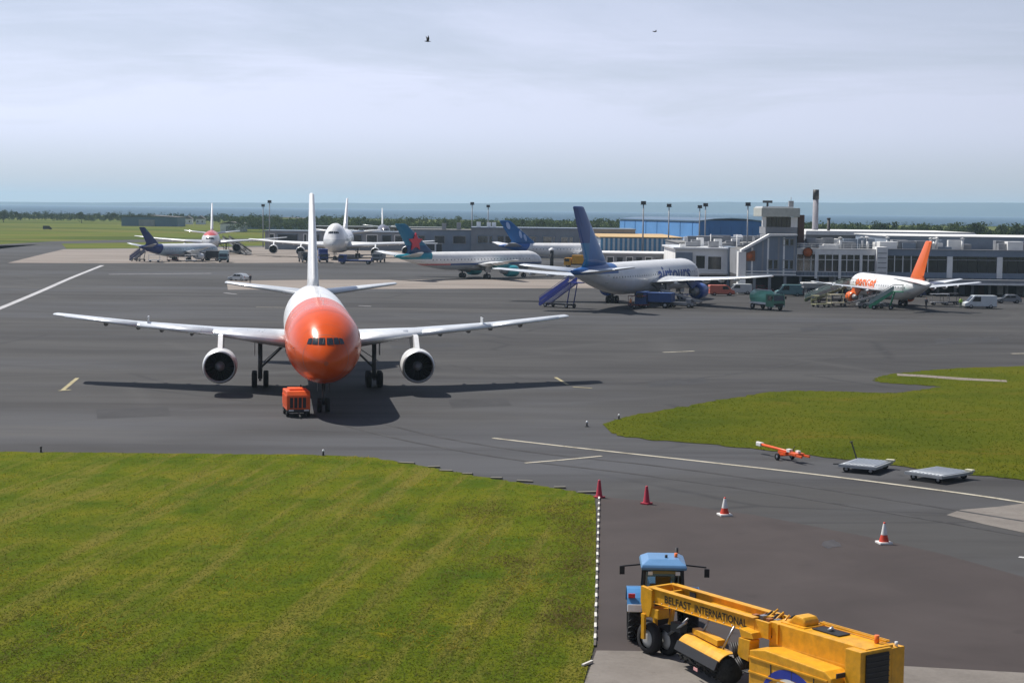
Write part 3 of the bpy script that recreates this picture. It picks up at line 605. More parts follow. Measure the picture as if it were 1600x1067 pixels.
def hull_text(hull, fus, txt, size, x0, zb, side, m, xs=1.0):
    """lettering wrapped on the hull; side +1 starboard, -1 port"""
    me = textmesh(txt, size, 0.0, size * 0.022); bm = bmesh.new(); bm.from_mesh(me); bmesh.ops.triangulate(bm, faces=bm.faces)
    bmesh.ops.subdivide_edges(bm, edges=bm.edges, cuts=2, use_grid_fill=True)
    for v in bm.verts:
        x = x0 - side * v.co.x * xs; z = zb + v.co.y; c, hw, hz, _ = hull.dims(x)
        v.co = Vector((x, side * (hw + 0.03) * math.sqrt(max(0, 1 - min(0.98, ((z - c) / (hz + 0.03)) ** 2))), z))
    bm.to_mesh(me); bm.free(); me.materials.append(m); o = bpy.data.objects.new('lettering', me); col.objects.link(o); o.parent = fus; return o
def head(px, py, D=None): return at(px, py)

WP = (0.8, 0.81, 0.82)
WINGM = mat('wing_skin', (0.70, 0.73, 0.76), 0.3, metal=0.25, var=0.1, scale=0.8, coat=0.2)
BELLY = mat('belly_paint', (0.5, 0.51, 0.53), 0.4, var=0.12, scale=0.6, dirt=0.15)
WFIN = livery('white_fin', WP, [])

# the orange-nosed freighter
A300 = dict(L=53.6, R=2.82, zc=5.05, span=44.84, H=16.53, hi=True, n=56, ss=0.189, zr=4.25, zt=5.70, zs0=6.75, zs1=7.6, cz=(5.48, 5.93),
            fus=livery('orange_nose_livery', WP, [((0.72, 0.088, 0.002), [('X', '<', 17.0, 'Z', -0.35)])], rough=0.20, coat=0.0),
            belly=BELLY, wing=WINGM, fin=WFIN, engm=WHITE, eng=[(7.95, 17.5, 2.36, 1.40, 5.6)], track=9.6, fq=(0.24, 0.47, 0.585, 0.675, 0.80), wr=0.66)
yaw = 0.1363
freighter, *_ = airliner('cargo_jet', 'large jet with orange nose and white fin facing the camera on the apron', 'aeroplane', (-13.03, 121.5), R(-90) + yaw, A300)

def hv(th): return Vector((math.cos(R(th)), math.sin(R(th)), 0))
def nose_from(px, py, s, th): return at(px, py) + hv(th) * s
# blue-tailed wide-body by the terminal
TXB = mat('title_blue', (0.02, 0.07, 0.30), 0.35)
J = dict(L=54.9, R=2.6, zc=4.45, span=47.6, H=15.7, n=36, cabin=True, zr=3.6, zt=5.3, fus=livery('white_blue_livery', WP, [((0.015, 0.10, 0.33), [('X', '>', 46.5, 'Z', 0.9), ('Z', '>', 5.5, 'X', 0)])]),
         belly=BELLY, wing=WINGM, fin=livery('blue_fin', (0.006, 0.055, 0.25), [((0.015, 0.20, 0.42), [('Z', '<', 10.2, 'X', 0.0)]), ((0.02, 0.16, 0.46), [('Z', '<', 12.8, 'X', 0.0), ('X', '<', 49.0, 'X', 0)])]),
         engm=mat('engine_blue', (0.02, 0.08, 0.34), 0.35, coat=0.4), eng=[(7.9, 18.5, 2.1, 1.35, 5.2)], track=9.3, xg=0.49, fan=True)
TH = 65
bluejet, fus, fin, hull = airliner('passenger_jet', 'white jet with tall dark blue tail and blue engines beside the blue airstairs', 'aeroplane', nose_from(998, 475, 0.49 * 54.9, TH), R(TH), J)
hull_text(hull, fus, 'airtours', 3.4, 25.0, 3.75, 1, TXB, 1.45); hull_text(hull, fus, 'airtours', 3.4, 6.0, 3.75, -1, TXB, 1.45)
# orange-tailed short-haul jet
E7 = dict(L=33.4, R=1.9, zc=3.15, span=28.9, H=11.0, n=32, cabin=True, zr=2.5, zt=4.1, wr=0.5, bogie=False, track=5.2, nose=2.2,
          fus=livery('white_livery', (0.84, 0.84, 0.84), []), belly=BELLY, wing=WINGM, fin=livery('orange_fin', (0.88, 0.15, 0.012), []), engm=mat('engine_orange', (0.85, 0.16, 0.02), 0.35, coat=0.4),
          eng=[(4.9, 11.0, 1.35, 0.88, 3.6)])
TH = 99
easy, fus, fin, hull = airliner('passenger_jet', 'white jet with bright orange tail and orange engine at the terminal', 'aeroplane', nose_from(1387, 478, 0.47 * 33.4, TH), R(TH), E7)
TXO = mat('title_orange', (0.88, 0.16, 0.02), 0.35)
hull_text(hull, fus, 'easyJet', 3.3, 5.5, 2.55, -1, TXO); hull_text(hull, fus, 'easyJet', 3.3, 19.0, 2.55, 1, TXO)
# teal-tailed jet with a red star
F2 = dict(L=44.5, R=1.98, zc=3.9, span=34.1, H=11.8, n=32, cabin=True, zr=3.0, zt=4.5, wr=0.55, bogie=False, track=7.6, nose=2.4,
          fus=livery('white_stripe_livery', (0.84, 0.84, 0.84), [((0.02, 0.28, 0.36), [('X', '>', 38.0, 'Z', 0.6), ('Z', '>', 4.4, 'X', 0)]), ((0.04, 0.10, 0.30), [('Z', '<', 3.4, 'X', 0), ('Z', '>', 3.05, 'X', 0)]), ((0.6, 0.18, 0.2), [('Z', '<', 3.4, 'X', 0), ('Z', '>', 3.05, 'X', 0), ('X', '>', 30, 'X', 0)]), ((0.45, 0.5, 0.55), [('Z', '<', 3.05, 'X', 0)])]),
          belly=BELLY, wing=mat('wing_white', (0.8, 0.81, 0.82), 0.3, coat=0.3, var=0.06), fin=livery('teal_fin', (0.012, 0.16, 0.28), [((0.006, 0.06, 0.17), [('Z', '<', 7.3, 'X', 0.0)])]), engm=mat('engine_teal', (0.03, 0.33, 0.38), 0.35, coat=0.4), eng=[(5.75, 14.0, 1.7, 1.28, 5.0)])
TH = 46
star, fus, fin, hull = airliner('passenger_jet', 'white jet with teal tail bearing a red star', 'aeroplane', nose_from(742, 435, 0.47 * 44.5, TH), R(TH), F2)
for sgn in (-1, 1):
    ps = []
    for i in range(10):
        r_ = 2.0 if i % 2 == 0 else 0.95; a = R(90 + 36 * i); ps.append((39.0 + r_ * math.cos(a), 8.0 + r_ * math.sin(a)))
    MB().prism(ps, sgn * 0.30, sgn * 0.60).build('red_star', mat('star_red', (0.55, 0.03, 0.06), 0.4), fin)
# blue-tailed jet behind it
G = dict(F2); G.update(H=12.0, fus=livery('plain_white_livery', (0.84, 0.84, 0.84), [((0.02, 0.12, 0.42), [('X', '>', 39.5, 'Z', 0.7)])]), fin=livery('mid_blue_fin', (0.006, 0.12, 0.36), []), engm=WHITE)
TH = 22
mid, fus, fin, hull = airliner('passenger_jet', 'white jet with mid blue tail with pale marks, parked along the long grey pier', 'aeroplane', nose_from(902, 413, 0.47 * 44.5, TH), R(TH), G)
for sgn in (-1, 1):
    for x, z, rx, rzz, tl in ((42.0, 10.6, 0.55, 1.0, 0.3), (38.3, 8.2, 0.42, 1.05, 0.25), (36.9, 7.3, 0.4, 0.95, 0.3)):
        MB().prism([(x + rx * math.cos(a) + tl * math.sin(a), z + rzz * math.sin(a)) for a in (2 * math.pi * i / 14 for i in range(14))], sgn * 0.28, sgn * 0.44).build('pale_mark', mat('pale_mark', (0.35, 0.48, 0.75), 0.4), fin)
# small dark-tailed jet at far left
H7 = dict(E7); H7.update(L=29.5, H=9.2, R=1.75, zc=3.0, span=26.5, fus=livery('grey_blue_livery', (0.42, 0.52, 0.60), [((0.8, 0.82, 0.84), [('Z', '>', 3.75, 'X', 0)]), ((0.015, 0.03, 0.16), [('X', '>', 24.0, 'Z', 0.5)])]), fin=livery('navy_fin', (0.012, 0.025, 0.13), [((0.02, 0.14, 0.16), [('Z', '>', 8.0, 'X', 0), ('X', '<', 27.2, 'X', 0)])]), engm=WHITE)
TH = 56
small, *_ = airliner('passenger_jet', 'small grey jet with narrow dark navy tail near the pale concrete', 'aeroplane', nose_from(284, 408, 0.47 * 29.5, TH), R(TH), H7)
# head-on twin behind it
K = dict(J); K.update(L=48.5, H=15.9, zc=4.6, fus=livery('red_top_livery', (0.62, 0.64, 0.66), [((0.55, 0.08, 0.07), [('Z', '>', 6.1, 'X', 0)])]), fin=WFIN, engm=GREYM, cabin=False, n=28)
p = onD(328, 380, 522)
twin, *_ = airliner('passenger_jet', 'head-on white jet with red upper fuselage behind the small grey jet', 'aeroplane', (p.x, p.y), R(-81), K)
# jumbo jet, head on
B = dict(L=70.6, R=3.25, zc=5.2, span=57.0, H=18.0, n=36, hump=2.0, flat=1.0, cz=(7.6, 8.2), zr=3.6, zt=5.0, xw=0.27, cr=0.22, xt=0.56, ct=0.055, track=10.5, wr=0.62, drop=0.25, nose=2.5,
         fus=livery('white_shaded_livery', (0.60, 0.62, 0.63), [((0.84, 0.84, 0.85), [('Z', '>', 6.0, 'X', 0)])]), belly=BELLY, wing=mat('wing_white', (0.8, 0.81, 0.82)), fin=WFIN, engm=WHITE, eng=[(11.0, 20.5, 2.0, 1.35, 5.6), (19.9, 29.5, 2.3, 1.35, 5.6)], fan=True)  # lower hull greyer: shade from a sun behind put into the paint
p = onD(520, 390, 492)
jumbo, *_ = airliner('jumbo_jet', 'white four engined jumbo jet with humped nose, head on', 'aeroplane', (p.x, p.y), R(-88), B)
# fin above the pier, far behind
K2 = dict(K); K2.update(H=14.9, fus=livery('dark_livery', (0.10, 0.10, 0.14), []), L=46.0)
p = onD(612, 360, 772)
far, *_ = airliner('passenger_jet', 'far jet with dark body and thin white fin beyond the pier roof', 'aeroplane', (p.x - 3, p.y), R(-84), K2)

# ------------------------------------------------------------------ hills, water, trees
HILL = surf('far_hills', [(0.3, (0.02, 0.035, 0.035)), (0.5, (0.035, 0.05, 0.045)), (0.7, (0.055, 0.065, 0.05))], 0.002, rough=1.0, fine=0.02, spec=0.0)
def hills(name, D, prof, amp, seed):
    r_ = random.Random(seed); vs, fs = [], []; n = 160; ph = [r_.uniform(0, 6.28) for _ in range(8)]
    for i in range(n + 1):
        px = -900 + 3400 * i / n
        ks = sorted(prof); y = ks[0][1]
        for (a, ya), (b, yb) in zip(ks, ks[1:]):
            if a <= px <= b: y = ya + (yb - ya) * (px - a) / (b - a)
        if px > ks[-1][0]: y = ks[-1][1]
        top = onD(px, y, D); z = top.z + amp * sum(math.sin(px / s + q) * s for s, q in zip((190, 90, 47, 23, 11), ph)) / 190
        z = max(z, 4)
        vs += [(top.x * 0.93, D * 0.93, -0.5), (top.x * 0.965, D * 0.965, z * 0.62), (top.x, D, z), (top.x * 1.05, D * 1.05, -0.5)]
    for i in range(n): fs += [(i * 4 + k, i * 4 + 4 + k, i * 4 + 5 + k, i * 4 + 1 + k) for k in range(3)]
    o = MB().add(vs, fs, True).build(name, HILL); o['kind'] = 'structure'; return o
hills('hills', 13500, [(-900, 312), (0, 316.5), (300, 317), (700, 316), (1000, 317), (1250, 317), (1450, 318), (1600, 316.5), (2500, 312)], 6, 3)
#hills('low_hills', 8200, [(-900, 316), (0, 320.5), (300, 321.5), (800, 323), (1100, 324), (1300, 325), (1600, 326), (2500, 330)], 5, 5)
WATER = mat('lough_water', (0.04, 0.08, 0.13), 0.75, var=0.12, scale=0.004, spec=0.1)
MB().add([(-2600, 2300, 0.6), (2600, 2150, 0.6), (16000, 12400, 0.6), (-16000, 12400, 0.6)], [(0, 1, 2, 3)]).build('water', WATER)['kind'] = 'structure'

def leafmat(name, c0, c1, flat=False):
    m = bpy.data.materials.new(name); m.use_nodes = True; t = m.node_tree; b = t.nodes['Principled BSDF']
    g = nd(t, 'ShaderNodeNewGeometry'); mm = nd(t, 'ShaderNodeMix', data_type='RGBA'); mm.inputs['A'].default_value = (*c0, 1); mm.inputs['B'].default_value = (*c1, 1)
    n = nd(t, 'ShaderNodeTexNoise', Scale=0.05, Detail=3.0); t.links.new(g.outputs['Position'], n.inputs['Vector'])
    a = nd(t, 'ShaderNodeMath', operation='MULTIPLY_ADD'); t.links.new(g.outputs['Random Per Island'], a.inputs[0]); a.inputs[1].default_value = 0.6
    s_ = nd(t, 'ShaderNodeMapRange'); s_.inputs['From Min'].default_value = 0.35; s_.inputs['From Max'].default_value = 0.65; s_.inputs['To Max'].default_value = 0.5
    t.links.new(n.outputs['Fac'], s_.inputs['Value']); t.links.new(s_.outputs[0], a.inputs[2]); t.links.new(a.outputs[0], mm.inputs['Factor'])
    t.links.new(mm.outputs['Result'], b.inputs['Base Color']); b.inputs['Roughness'].default_value = 0.8; b.inputs['Specular IOR Level'].default_value = 0.15
    if flat:      # blades stand every way; shade them by the lie of the turf
        nv = nd(t, 'ShaderNodeCombineXYZ', Z=1.0); t.links.new(nv.outputs[0], b.inputs['Normal'])
    tl = nd(t, 'ShaderNodeBsdfTranslucent'); t.links.new(mm.outputs['Result'], tl.inputs['Color']); ms = nd(t, 'ShaderNodeMixShader'); ms.inputs[0].default_value = 0.25 if flat else 0.4
    t.links.new(b.outputs[0], ms.inputs[1]); t.links.new(tl.outputs[0], ms.inputs[2]); t.links.new(ms.outputs[0], t.nodes['Material Output'].inputs['Surface'])
    MATS[name] = m; return m
LEAF = leafmat('leaves', (0.022, 0.045, 0.014), (0.075, 0.105, 0.03)); BARK = mat('bark', (0.08, 0.06, 0.045), 0.95, var=0.3)
LEAFD = leafmat('dark_leaves', (0.016, 0.034, 0.014), (0.045, 0.07, 0.024))
nrg = np.random.default_rng(11)
def fast_mesh(name, verts, quads, m):
    me = bpy.data.meshes.new(name); k = quads.shape[1]
    me.vertices.add(len(verts)); me.vertices.foreach_set('co', verts.astype(np.float32).ravel())
    me.loops.add(quads.size); me.loops.foreach_set('vertex_index', quads.astype(np.int32).ravel())
    me.polygons.add(len(quads)); me.polygons.foreach_set('loop_start', np.arange(0, quads.size, k, dtype=np.int32)); me.polygons.foreach_set('loop_total', np.full(len(quads), k, dtype=np.int32))
    me.update(calc_edges=True); me.validate(); me.materials.append(m); return me
def crown_pts(h, wd, n, leaf):
    """leaf quads on the outsides of a dozen uneven lobes"""
    k = 11; lob = []
    for i in range(k):
        a = nrg.uniform(0, 6.283); rr = wd * 0.36 * math.sqrt(nrg.uniform(0, 1)); z = h * nrg.uniform(0.32, 0.82)
        lob.append((rr * math.cos(a), rr * math.sin(a), z, wd * nrg.uniform(0.14, 0.26) * (1.15 - 0.4 * z / h)))
    lob = np.array(lob); j = nrg.integers(0, k, n); u = nrg.normal(size=(n, 3)); u /= np.linalg.norm(u, axis=1)[:, None]
    c = lob[j, :3] + u * (lob[j, 3] * nrg.uniform(0.65, 1.05, n))[:, None] * np.array([1, 1, 0.85])
    nn = u + nrg.normal(size=(n, 3)) * 0.5; nn /= np.linalg.norm(nn, axis=1)[:, None]
    a = np.cross(nn, nrg.normal(size=(n, 3))); a /= np.linalg.norm(a, axis=1)[:, None]; b = np.cross(nn, a)
    s = leaf * nrg.uniform(0.6, 1.3, n)[:, None]
    return np.stack([c - a * s, c - b * s * 0.7, c + a * s, c + b * s * 0.7], 1).reshape(-1, 3)
def belt(name, label, spots, m, n=240):
    V = []
    for x, y, h in spots:
        wd = h * nrg.uniform(0.8, 1.15); V.append(crown_pts(h, wd, n, h * 0.05) + np.array([x, y, 0]))
    V = np.concatenate(V); o = bpy.data.objects.new(name, fast_mesh(name, V, np.arange(len(V)).reshape(-1, 4), m)); col.objects.link(o)
    return tag(o, label, 'woodland', kind='stuff')
def spots(pa, pb, D, dD, h0, h1, n):
    out = []
    for i in range(n):
        px = pa + (pb - pa) * (i + rnd.random()) / n; d = D + rnd.uniform(-dD, dD); out.append((ray(px, 400).x * d / ray(px, 400).y, d, rnd.uniform(h0, h1)))
    return out
belt('treeline', 'hazy dark green tree belt beyond the far left grass', spots(-120, 430, 1430, 60, 5.5, 9.6, 190), LEAFD)
belt('treeline', 'green tree belt behind the long pier in the middle', spots(360, 1000, 1050, 70, 6.5, 11.2, 210), LEAF)
belt('treeline', 'green tree belt behind the terminal roofs on the right', spots(1150, 1720, 860, 60, 7.0, 12.2, 180), LEAF)
belt('hedgerows', 'faint hedges and copses across the distant hazy plain', [q for D_ in (1600, 1850, 2120) for q in spots(-200, 1800, D_, D_ * 0.05, 4, 8, 110)], LEAFD, 60)
def tree(label, px, D, h, m=LEAF):
    d = ray(px, 400); x = d.x * D / d.y; t = thing('tree', label, 'tree', (x, D, 0), 0, 'tall trees above the tree belts')
    mb = MB().tube((0, 0, -0.1), (0.1, 0, h * 0.45), h * 0.028, 7, h * 0.016)
    for a in range(4): mb.tube((0.1, 0, h * (0.3 + 0.04 * a)), (h * 0.25 * math.cos(a * 1.7), h * 0.25 * math.sin(a * 1.7), h * 0.62), h * 0.012, 5, h * 0.005)
    mb.build('trunk', BARK, t); V = crown_pts(h, h * nrg.uniform(0.8, 1.0), 520, h * 0.045)
    o = bpy.data.objects.new('crown', fast_mesh('crown', V, np.arange(len(V)).reshape(-1, 4), m)); col.objects.link(o); o.parent = t
for px, D, h, lb, m in ((6, 1340, 10.6, 'dark tall tree at the far left end of the tree belt', LEAFD), (128, 1350, 9.8, 'broad dark tree rising above the belt left of the far blue hangar', LEAFD),
                     (840, 960, 11.4, 'tall tree behind the pier right of the mid blue tail', LEAF), (926, 960, 10.9, 'tree behind the pier just right of the tall dark blue tail', LEAF), (700, 970, 10.6, 'rounded tree left of the two slim masts behind the pier', LEAF),
                     (1376, 800, 13.2, 'taller tree of a pair right of the chimney', LEAFD), (1392, 805, 12.6, 'lower tree of a pair right of the chimney', LEAFD), (1442, 800, 12.6, 'bushy tree above the end of the orange tail', LEAF),
                     (1522, 800, 12.9, 'round crowned tree at the end of the long white roof', LEAFD), (1594, 790, 13.2, 'dark tree at the far right edge', LEAFD), (1574, 800, 12.0, 'smaller tree beside the dark tree at the right edge', LEAF)):
    tree(lb, px, D, h, m)

# ------------------------------------------------------------------ buildings
CLAD = mat('grey_cladding', (0.27, 0.28, 0.30), 0.6, var=0.15, scale=0.3, dirt=0.25)
CLADB = mat('blue_grey_panel', (0.20, 0.245, 0.31), 0.5, var=0.15, scale=0.3, dirt=0.2)
PALE = mat('pale_render', (0.80, 0.80, 0.79), 0.7, var=0.12, scale=0.3, dirt=0.2)
ROOF = mat('roof_felt', (0.20, 0.20, 0.20), 0.95, var=0.3, scale=0.25, dirt=0.3)
DARKW = mat('undercroft_shade', (0.05, 0.05, 0.055), 0.8, var=0.2)  # shade of the undercrofts put into the wall colour
HBLUE = mat('hangar_blue', (0.03, 0.17, 0.50), 0.55, var=0.1, scale=0.15, dirt=0.12)
HBLUE_LIT = mat('hangar_blue_lit', (0.11, 0.31, 0.70), 0.55, var=0.1, scale=0.15, dirt=0.1)  # sunlight on the left side put into a lighter hangar blue
HBLUED = mat('hangar_dull_blue', (0.08, 0.16, 0.24), 0.6, var=0.2, scale=0.1, dirt=0.15)
TAN = mat('tan_roof', (0.50, 0.34, 0.16), 0.8, var=0.15, scale=0.1)
BRICK = mat('brown_brick', (0.12, 0.07, 0.055), 0.85, var=0.2)
RUST = mat('sign_rust_orange', (0.48, 0.12, 0.03), 0.5)
def zpx(py, px, D): return onD(px, py, D).z
def xpx(px, D): return onD(px, 400, D).x
def bbox(parent, name, m, x0, x1, y0, y1, z0, z1, bev=0.0):
    return MB().box(((x0 + x1) / 2, (y0 + y1) / 2, (z0 + z1) / 2), (abs(x1 - x0), abs(y1 - y0), abs(z1 - z0))).build(name, m, parent, bev)
def window(parent, x0, x1, y, z0, z1, fm=PALE, fw=0.12):
    """framed window on a wall that faces the camera at depth y"""
    f = MB().box(((x0 + x1) / 2, y - 0.05, z1 - fw / 2), (x1 - x0, 0.22, fw)).box(((x0 + x1) / 2, y - 0.05, z0 + fw / 2), (x1 - x0, 0.22, fw))
    for x in (x0 + fw / 2, x1 - fw / 2): f.box((x, y - 0.05, (z0 + z1) / 2), (fw, 0.2, z1 - z0 - 2 * fw))
    o = f.build('window', fm, parent)
    MB().box(((x0 + x1) / 2, y - 0.02, (z0 + z1) / 2), (x1 - x0 - 2 * fw + 0.04, 0.06, z1 - z0 - 2 * fw + 0.04)).build('pane', PANE, o); return o

# terminal
D = 326.0
term = thing('terminal_building', 'long grey terminal with dark window band and rooftop plant behind the orange tail', 'building')
xa, xb, xc, xd = xpx(1245, D), xpx(1368, D), xpx(1385, D), xpx(1760, D)
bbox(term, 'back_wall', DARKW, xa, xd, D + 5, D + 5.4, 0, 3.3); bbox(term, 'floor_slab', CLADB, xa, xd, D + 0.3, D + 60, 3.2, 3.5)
bbox(term, 'sill_band', CLADB, xa, xb, D, D + 0.4, 3.2, 4.25); bbox(term, 'sill_band', CLADB, xc, xd, D, D + 0.4, 3.2, 4.25)
bbox(term, 'rear_wall', CLAD, xa, xd, D + 2.2, D + 59, 3.5, 8.2)
bbox(term, 'parapet', PALE, xa, xb, D - 0.1, D + 0.5, 7.35, 8.35); bbox(term, 'parapet', CLADB, xc, xd, D - 0.1, D + 0.5, 7.3, 8.45)
bbox(term, 'coping', PALE, xa, xb, D - 0.25, D + 0.7, 8.35, 8.52); bbox(term, 'coping', CLAD, xc, xd, D - 0.25, D + 0.7, 8.45, 8.6)
bbox(term, 'roof_deck', ROOF, xa, xd, D + 0.5, D + 60, 8.2, 8.3)
bbox(term, 'stair_tower', PALE, xb, xc, D - 1.2, D + 3, 0, 8.9)
for i in range(6): bbox(term, 'louvre', CLAD, xb + 0.2, xc - 0.2, D - 1.26, D - 1.21, 3.2 + i * 0.9, 3.35 + i * 0.9)
def glazing(x0, x1, n, z0, z1, every=1, colm=PALE, thick=0.16):
    for i in range(n):
        a, b = x0 + (x1 - x0) * i / n, x0 + (x1 - x0) * (i + 1) / n
        bbox(term, 'pane', PANE, a + thick / 2 + 0.01, b - thick / 2 - 0.01, D + 0.12, D + 0.2, z0, z1)
        bbox(term, 'mullion', colm, a - thick / 2, a + thick / 2, D - 0.05 - (0.25 if i % every == 0 and every > 1 else 0), D + 0.28, z0, z1)
    bbox(term, 'mullion', colm, x1 - thick / 2, x1 + thick / 2, D - 0.05, D + 0.28, z0, z1)
glazing(xa, xb, 11, 4.25, 7.35, 1, PALE); glazing(xc, xpx(1450, D), 5, 4.25, 7.3, 1, PALE)
xe = xpx(1450, D)
px = 1450
while px < 1755:
    a, b = xpx(px, D), xpx(px + 78, D)
    for k in range(5):
        q0, q1 = a + (b - a) * k / 5, a + (b - a) * (k + 1) / 5
        bbox(term, 'pane', PANE, q0 + 0.05, q1 - 0.05, D + 0.12, D + 0.2, 4.25, 7.3)
        if k: bbox(term, 'mullion', DARK, q0 - 0.045, q0 + 0.045, D + 0.05, D + 0.24, 4.25, 7.3)
    bbox(term, 'column', PALE, xpx(px + 34, D) - 0.5, xpx(px + 34, D) + 0.5, D - 0.35, D + 0.1, 3.25, 7.28)
    px += 78
bbox(term, 'canopy', CLAD, xpx(1452, D - 4), xd, D - 4, D - 0.02, 2.45, 3.1); bbox(term, 'canopy_edge', PALE, xpx(1452, D - 4), xd, D - 4.12, D - 4.02, 2.15, 2.5)
for px in range(1252, 1760, 27): bbox(term, 'undercroft_column', CLAD, xpx(px, D) - 0.22, xpx(px, D) + 0.22, D + 0.3, D + 0.7, 0, 3.2)
bbox(term, 'transom', PALE, xa, xb, D - 0.02, D + 0.1, 6.35, 6.47); bbox(term, 'transom', CLAD, xc, xd, D - 0.02, D + 0.1, 6.6, 6.7)
bbox(term, 'sill_line', PALE, xa, xb, D - 0.14, D - 0.02, 4.1, 4.22); bbox(term, 'sill_line', PALE, xa, xb, D - 0.14, D - 0.02, 3.25, 3.4)
for i in range(23): x = xa + (xb - xa) * i / 22; bbox(term, 'panel_joint', DARK, x - 0.03, x + 0.03, D - 0.03, D - 0.004, 3.42, 4.08)
rl = MB(); x = xa
while x < xb: rl.bar((x, D + 1.2, 8.3), (x, D + 1.2, 9.35), 0.05, 0.05); x += 1.5
rl.bar((xa, D + 1.2, 9.33), (xb, D + 1.2, 9.33), 0.05, 0.05).bar((xa, D + 1.2, 8.9), (xb, D + 1.2, 8.9), 0.04, 0.04).build('roof_railing', PALE, term)
for px in (1275, 1312, 1345): MB().box((xpx(px, D) , D - 0.3, 5.4), (0.5, 0.35, 5.0)).build('white_post', PALE, term)
for i, px in enumerate((1258, 1280, 1296, 1322, 1338, 1356, 1410, 1432, 1500, 1530, 1560, 1590)): bbox(term, 'ground_floor_door', (CLADB, BRICK, PALE, GREYM)[i % 4], xpx(px, D + 5), xpx(px + 9, D + 5), D + 4.85, D + 4.98, 0, 2.5 + (i % 3) * 0.2)
# set-back upper storey and roof plant
bbox(term, 'upper_storey', CLADB, xpx(1384, 345), xpx(1760, 345), D + 18, D + 50, 8.3, 10.7); bbox(term, 'upper_coping', PALE, xpx(1384, 345) - 0.3, xpx(1760, 345), D + 17.7, D + 50.3, 10.7, 10.85)
r2 = random.Random(4)
for i in range(60):
    px = r2.uniform(1248, 1380) if i < 34 else r2.uniform(1390, 1600); d = D + r2.uniform(3, 15); x = xpx(px, d); wd, dp, h = r2.uniform(1.0, 3.4), r2.uniform(1, 3), r2.uniform(0.6, 2.0)
    bbox(term, 'roof_unit', (PALE, CLAD, GREYM, CLADB)[i % 4], x, x + wd, d, d + dp, 8.3, 8.3 + h, 0.05)
for i in range(9):
    d = D + r2.uniform(4, 16); x = xpx(r2.uniform(1250, 1590), d); MB().tube((x, d, 8.3), (x, d, 9.4 + r2.random() * 1.4), 0.25, 10).lathe([(9.4, 0.25), (9.6, 0.5), (9.75, 0.02)], 10, 'Z', (x, d, 0.9)).build('vent_pipe', PALE, term)
for px, D_ in ((1262, D - 0.45),):
    sg = thing('sign', 'rust orange round sign hanging on the terminal parapet', 'sign', (xpx(px, D_), D_, 7.75)); MB().lathe([(-0.08, 0.01), (-0.08, 0.85), (0.08, 0.85), (0.08, 0.01)], 24, 'Y').build('disc', RUST, sg)
    MB().lathe([(-0.12, 0.85), (-0.12, 0.95), (0.1, 0.95), (0.1, 0.85)], 24, 'Y').build('rim', DARK, sg)

# gabled corner block with control room on top
D = 323.0
cor = thing('corner_block', 'grey panelled corner block with white sloping roof edge below the control room', 'building')
x0, x1, x2 = xpx(1161, D), xpx(1201, D), xpx(1245, D) - 0.05
MB().prism([(x0, 3.3), (x2, 3.3), (x2, 10.9), (x1, 10.9), (x0, 8.1)], D, D + 1.2).build('gable', CLADB, cor); bbox(cor, 'walls', CLAD, x0, x2, D + 1.22, D + 33, 3.3, 8.0); bbox(cor, 'roof_deck', ROOF, x0, x2, D + 1.22, D + 33, 8.0, 8.1); bbox(cor, 'stair_block', CLAD, x1, x2, D + 1.25, D + 12, 8.1, 10.95)
MB().prism([(x0 - 0.5, 8.1), (x0 - 0.3, 7.75), (x1 + 0.2, 10.75), (x2 + 0.02, 10.9), (x2 + 0.02, 11.15), (x1, 11.15)], D - 0.6, D + 1.5).build('roof_edge', mat('white_fascia', (0.8, 0.8, 0.79), 0.6, dirt=0.1), cor)
bbox(cor, 'corner_pier', PALE, x0 - 0.9, x0 + 0.5, D - 0.5, D + 2, 0, 7.8)
for i, a in enumerate(np.linspace(x0 + 0.7, x2 - 0.4, 10)):
    zt_ = min(10.5, 8.1 + (a - x0) / (x1 - x0) * 2.8 - 0.5); bbox(cor, 'rib', (CLAD, PALE, CLADB)[i % 3], a - 0.16, a + 0.16, D - 0.12, D - 0.01, 3.4, zt_)
for a, b, z0, z1 in ((1200, 1216, 4.6, 6.4), (1222, 1240, 4.6, 6.4), (1222, 1240, 9.0, 10.3)): window(cor, xpx(a, D), xpx(b, D), D - 0.02, z0, z1, CLAD)
bbox(cor, 'string_course', PALE, x0 + 0.6, x2, D - 0.2, D - 0.13, 3.5, 3.75); bbox(cor, 'string_course', PALE, x0 + 0.6, x2, D - 0.2, D - 0.13, 4.1, 4.3)
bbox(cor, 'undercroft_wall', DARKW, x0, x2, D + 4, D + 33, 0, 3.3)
for px in (1180, 1204, 1228): bbox(cor, 'undercroft_column', CLAD, xpx(px, D) - 0.25, xpx(px, D) + 0.25, D + 0.3, D + 0.8, 0, 3.3)
sg = thing('sign', 'rust orange square sign on the sloping gable of the corner block', 'sign', (xpx(1171, D), D - 0.2, 7.0)); MB().prism([(-1.1, -0.9), (1.0, -0.9), (1.0, 1.0), (0.5, 1.0), (-1.1, 0.35)], -0.1, 0.06).build('panel', mat('sign_brown', (0.26, 0.09, 0.03), 0.5), sg)
MB().lathe([(-0.14, 0.01), (-0.14, 0.55), (-0.1, 0.55)], 20, 'Y').build('disc', RUST, sg)
tw = thing('control_room', 'white control room with dark window band on top of the corner block', 'control tower')
Dt = 331.0; a, b, c = xpx(1196, Dt), xpx(1237, Dt), xpx(1187, Dt)
bbox(tw, 'base_storey', CLAD, a, xpx(1245, Dt), Dt, Dt + 9, 11.0, 12.35); bbox(tw, 'core', CLAD, a + 0.6, b - 0.3, Dt + 0.6, Dt + 8, 12.35, 14.3)
n = 5
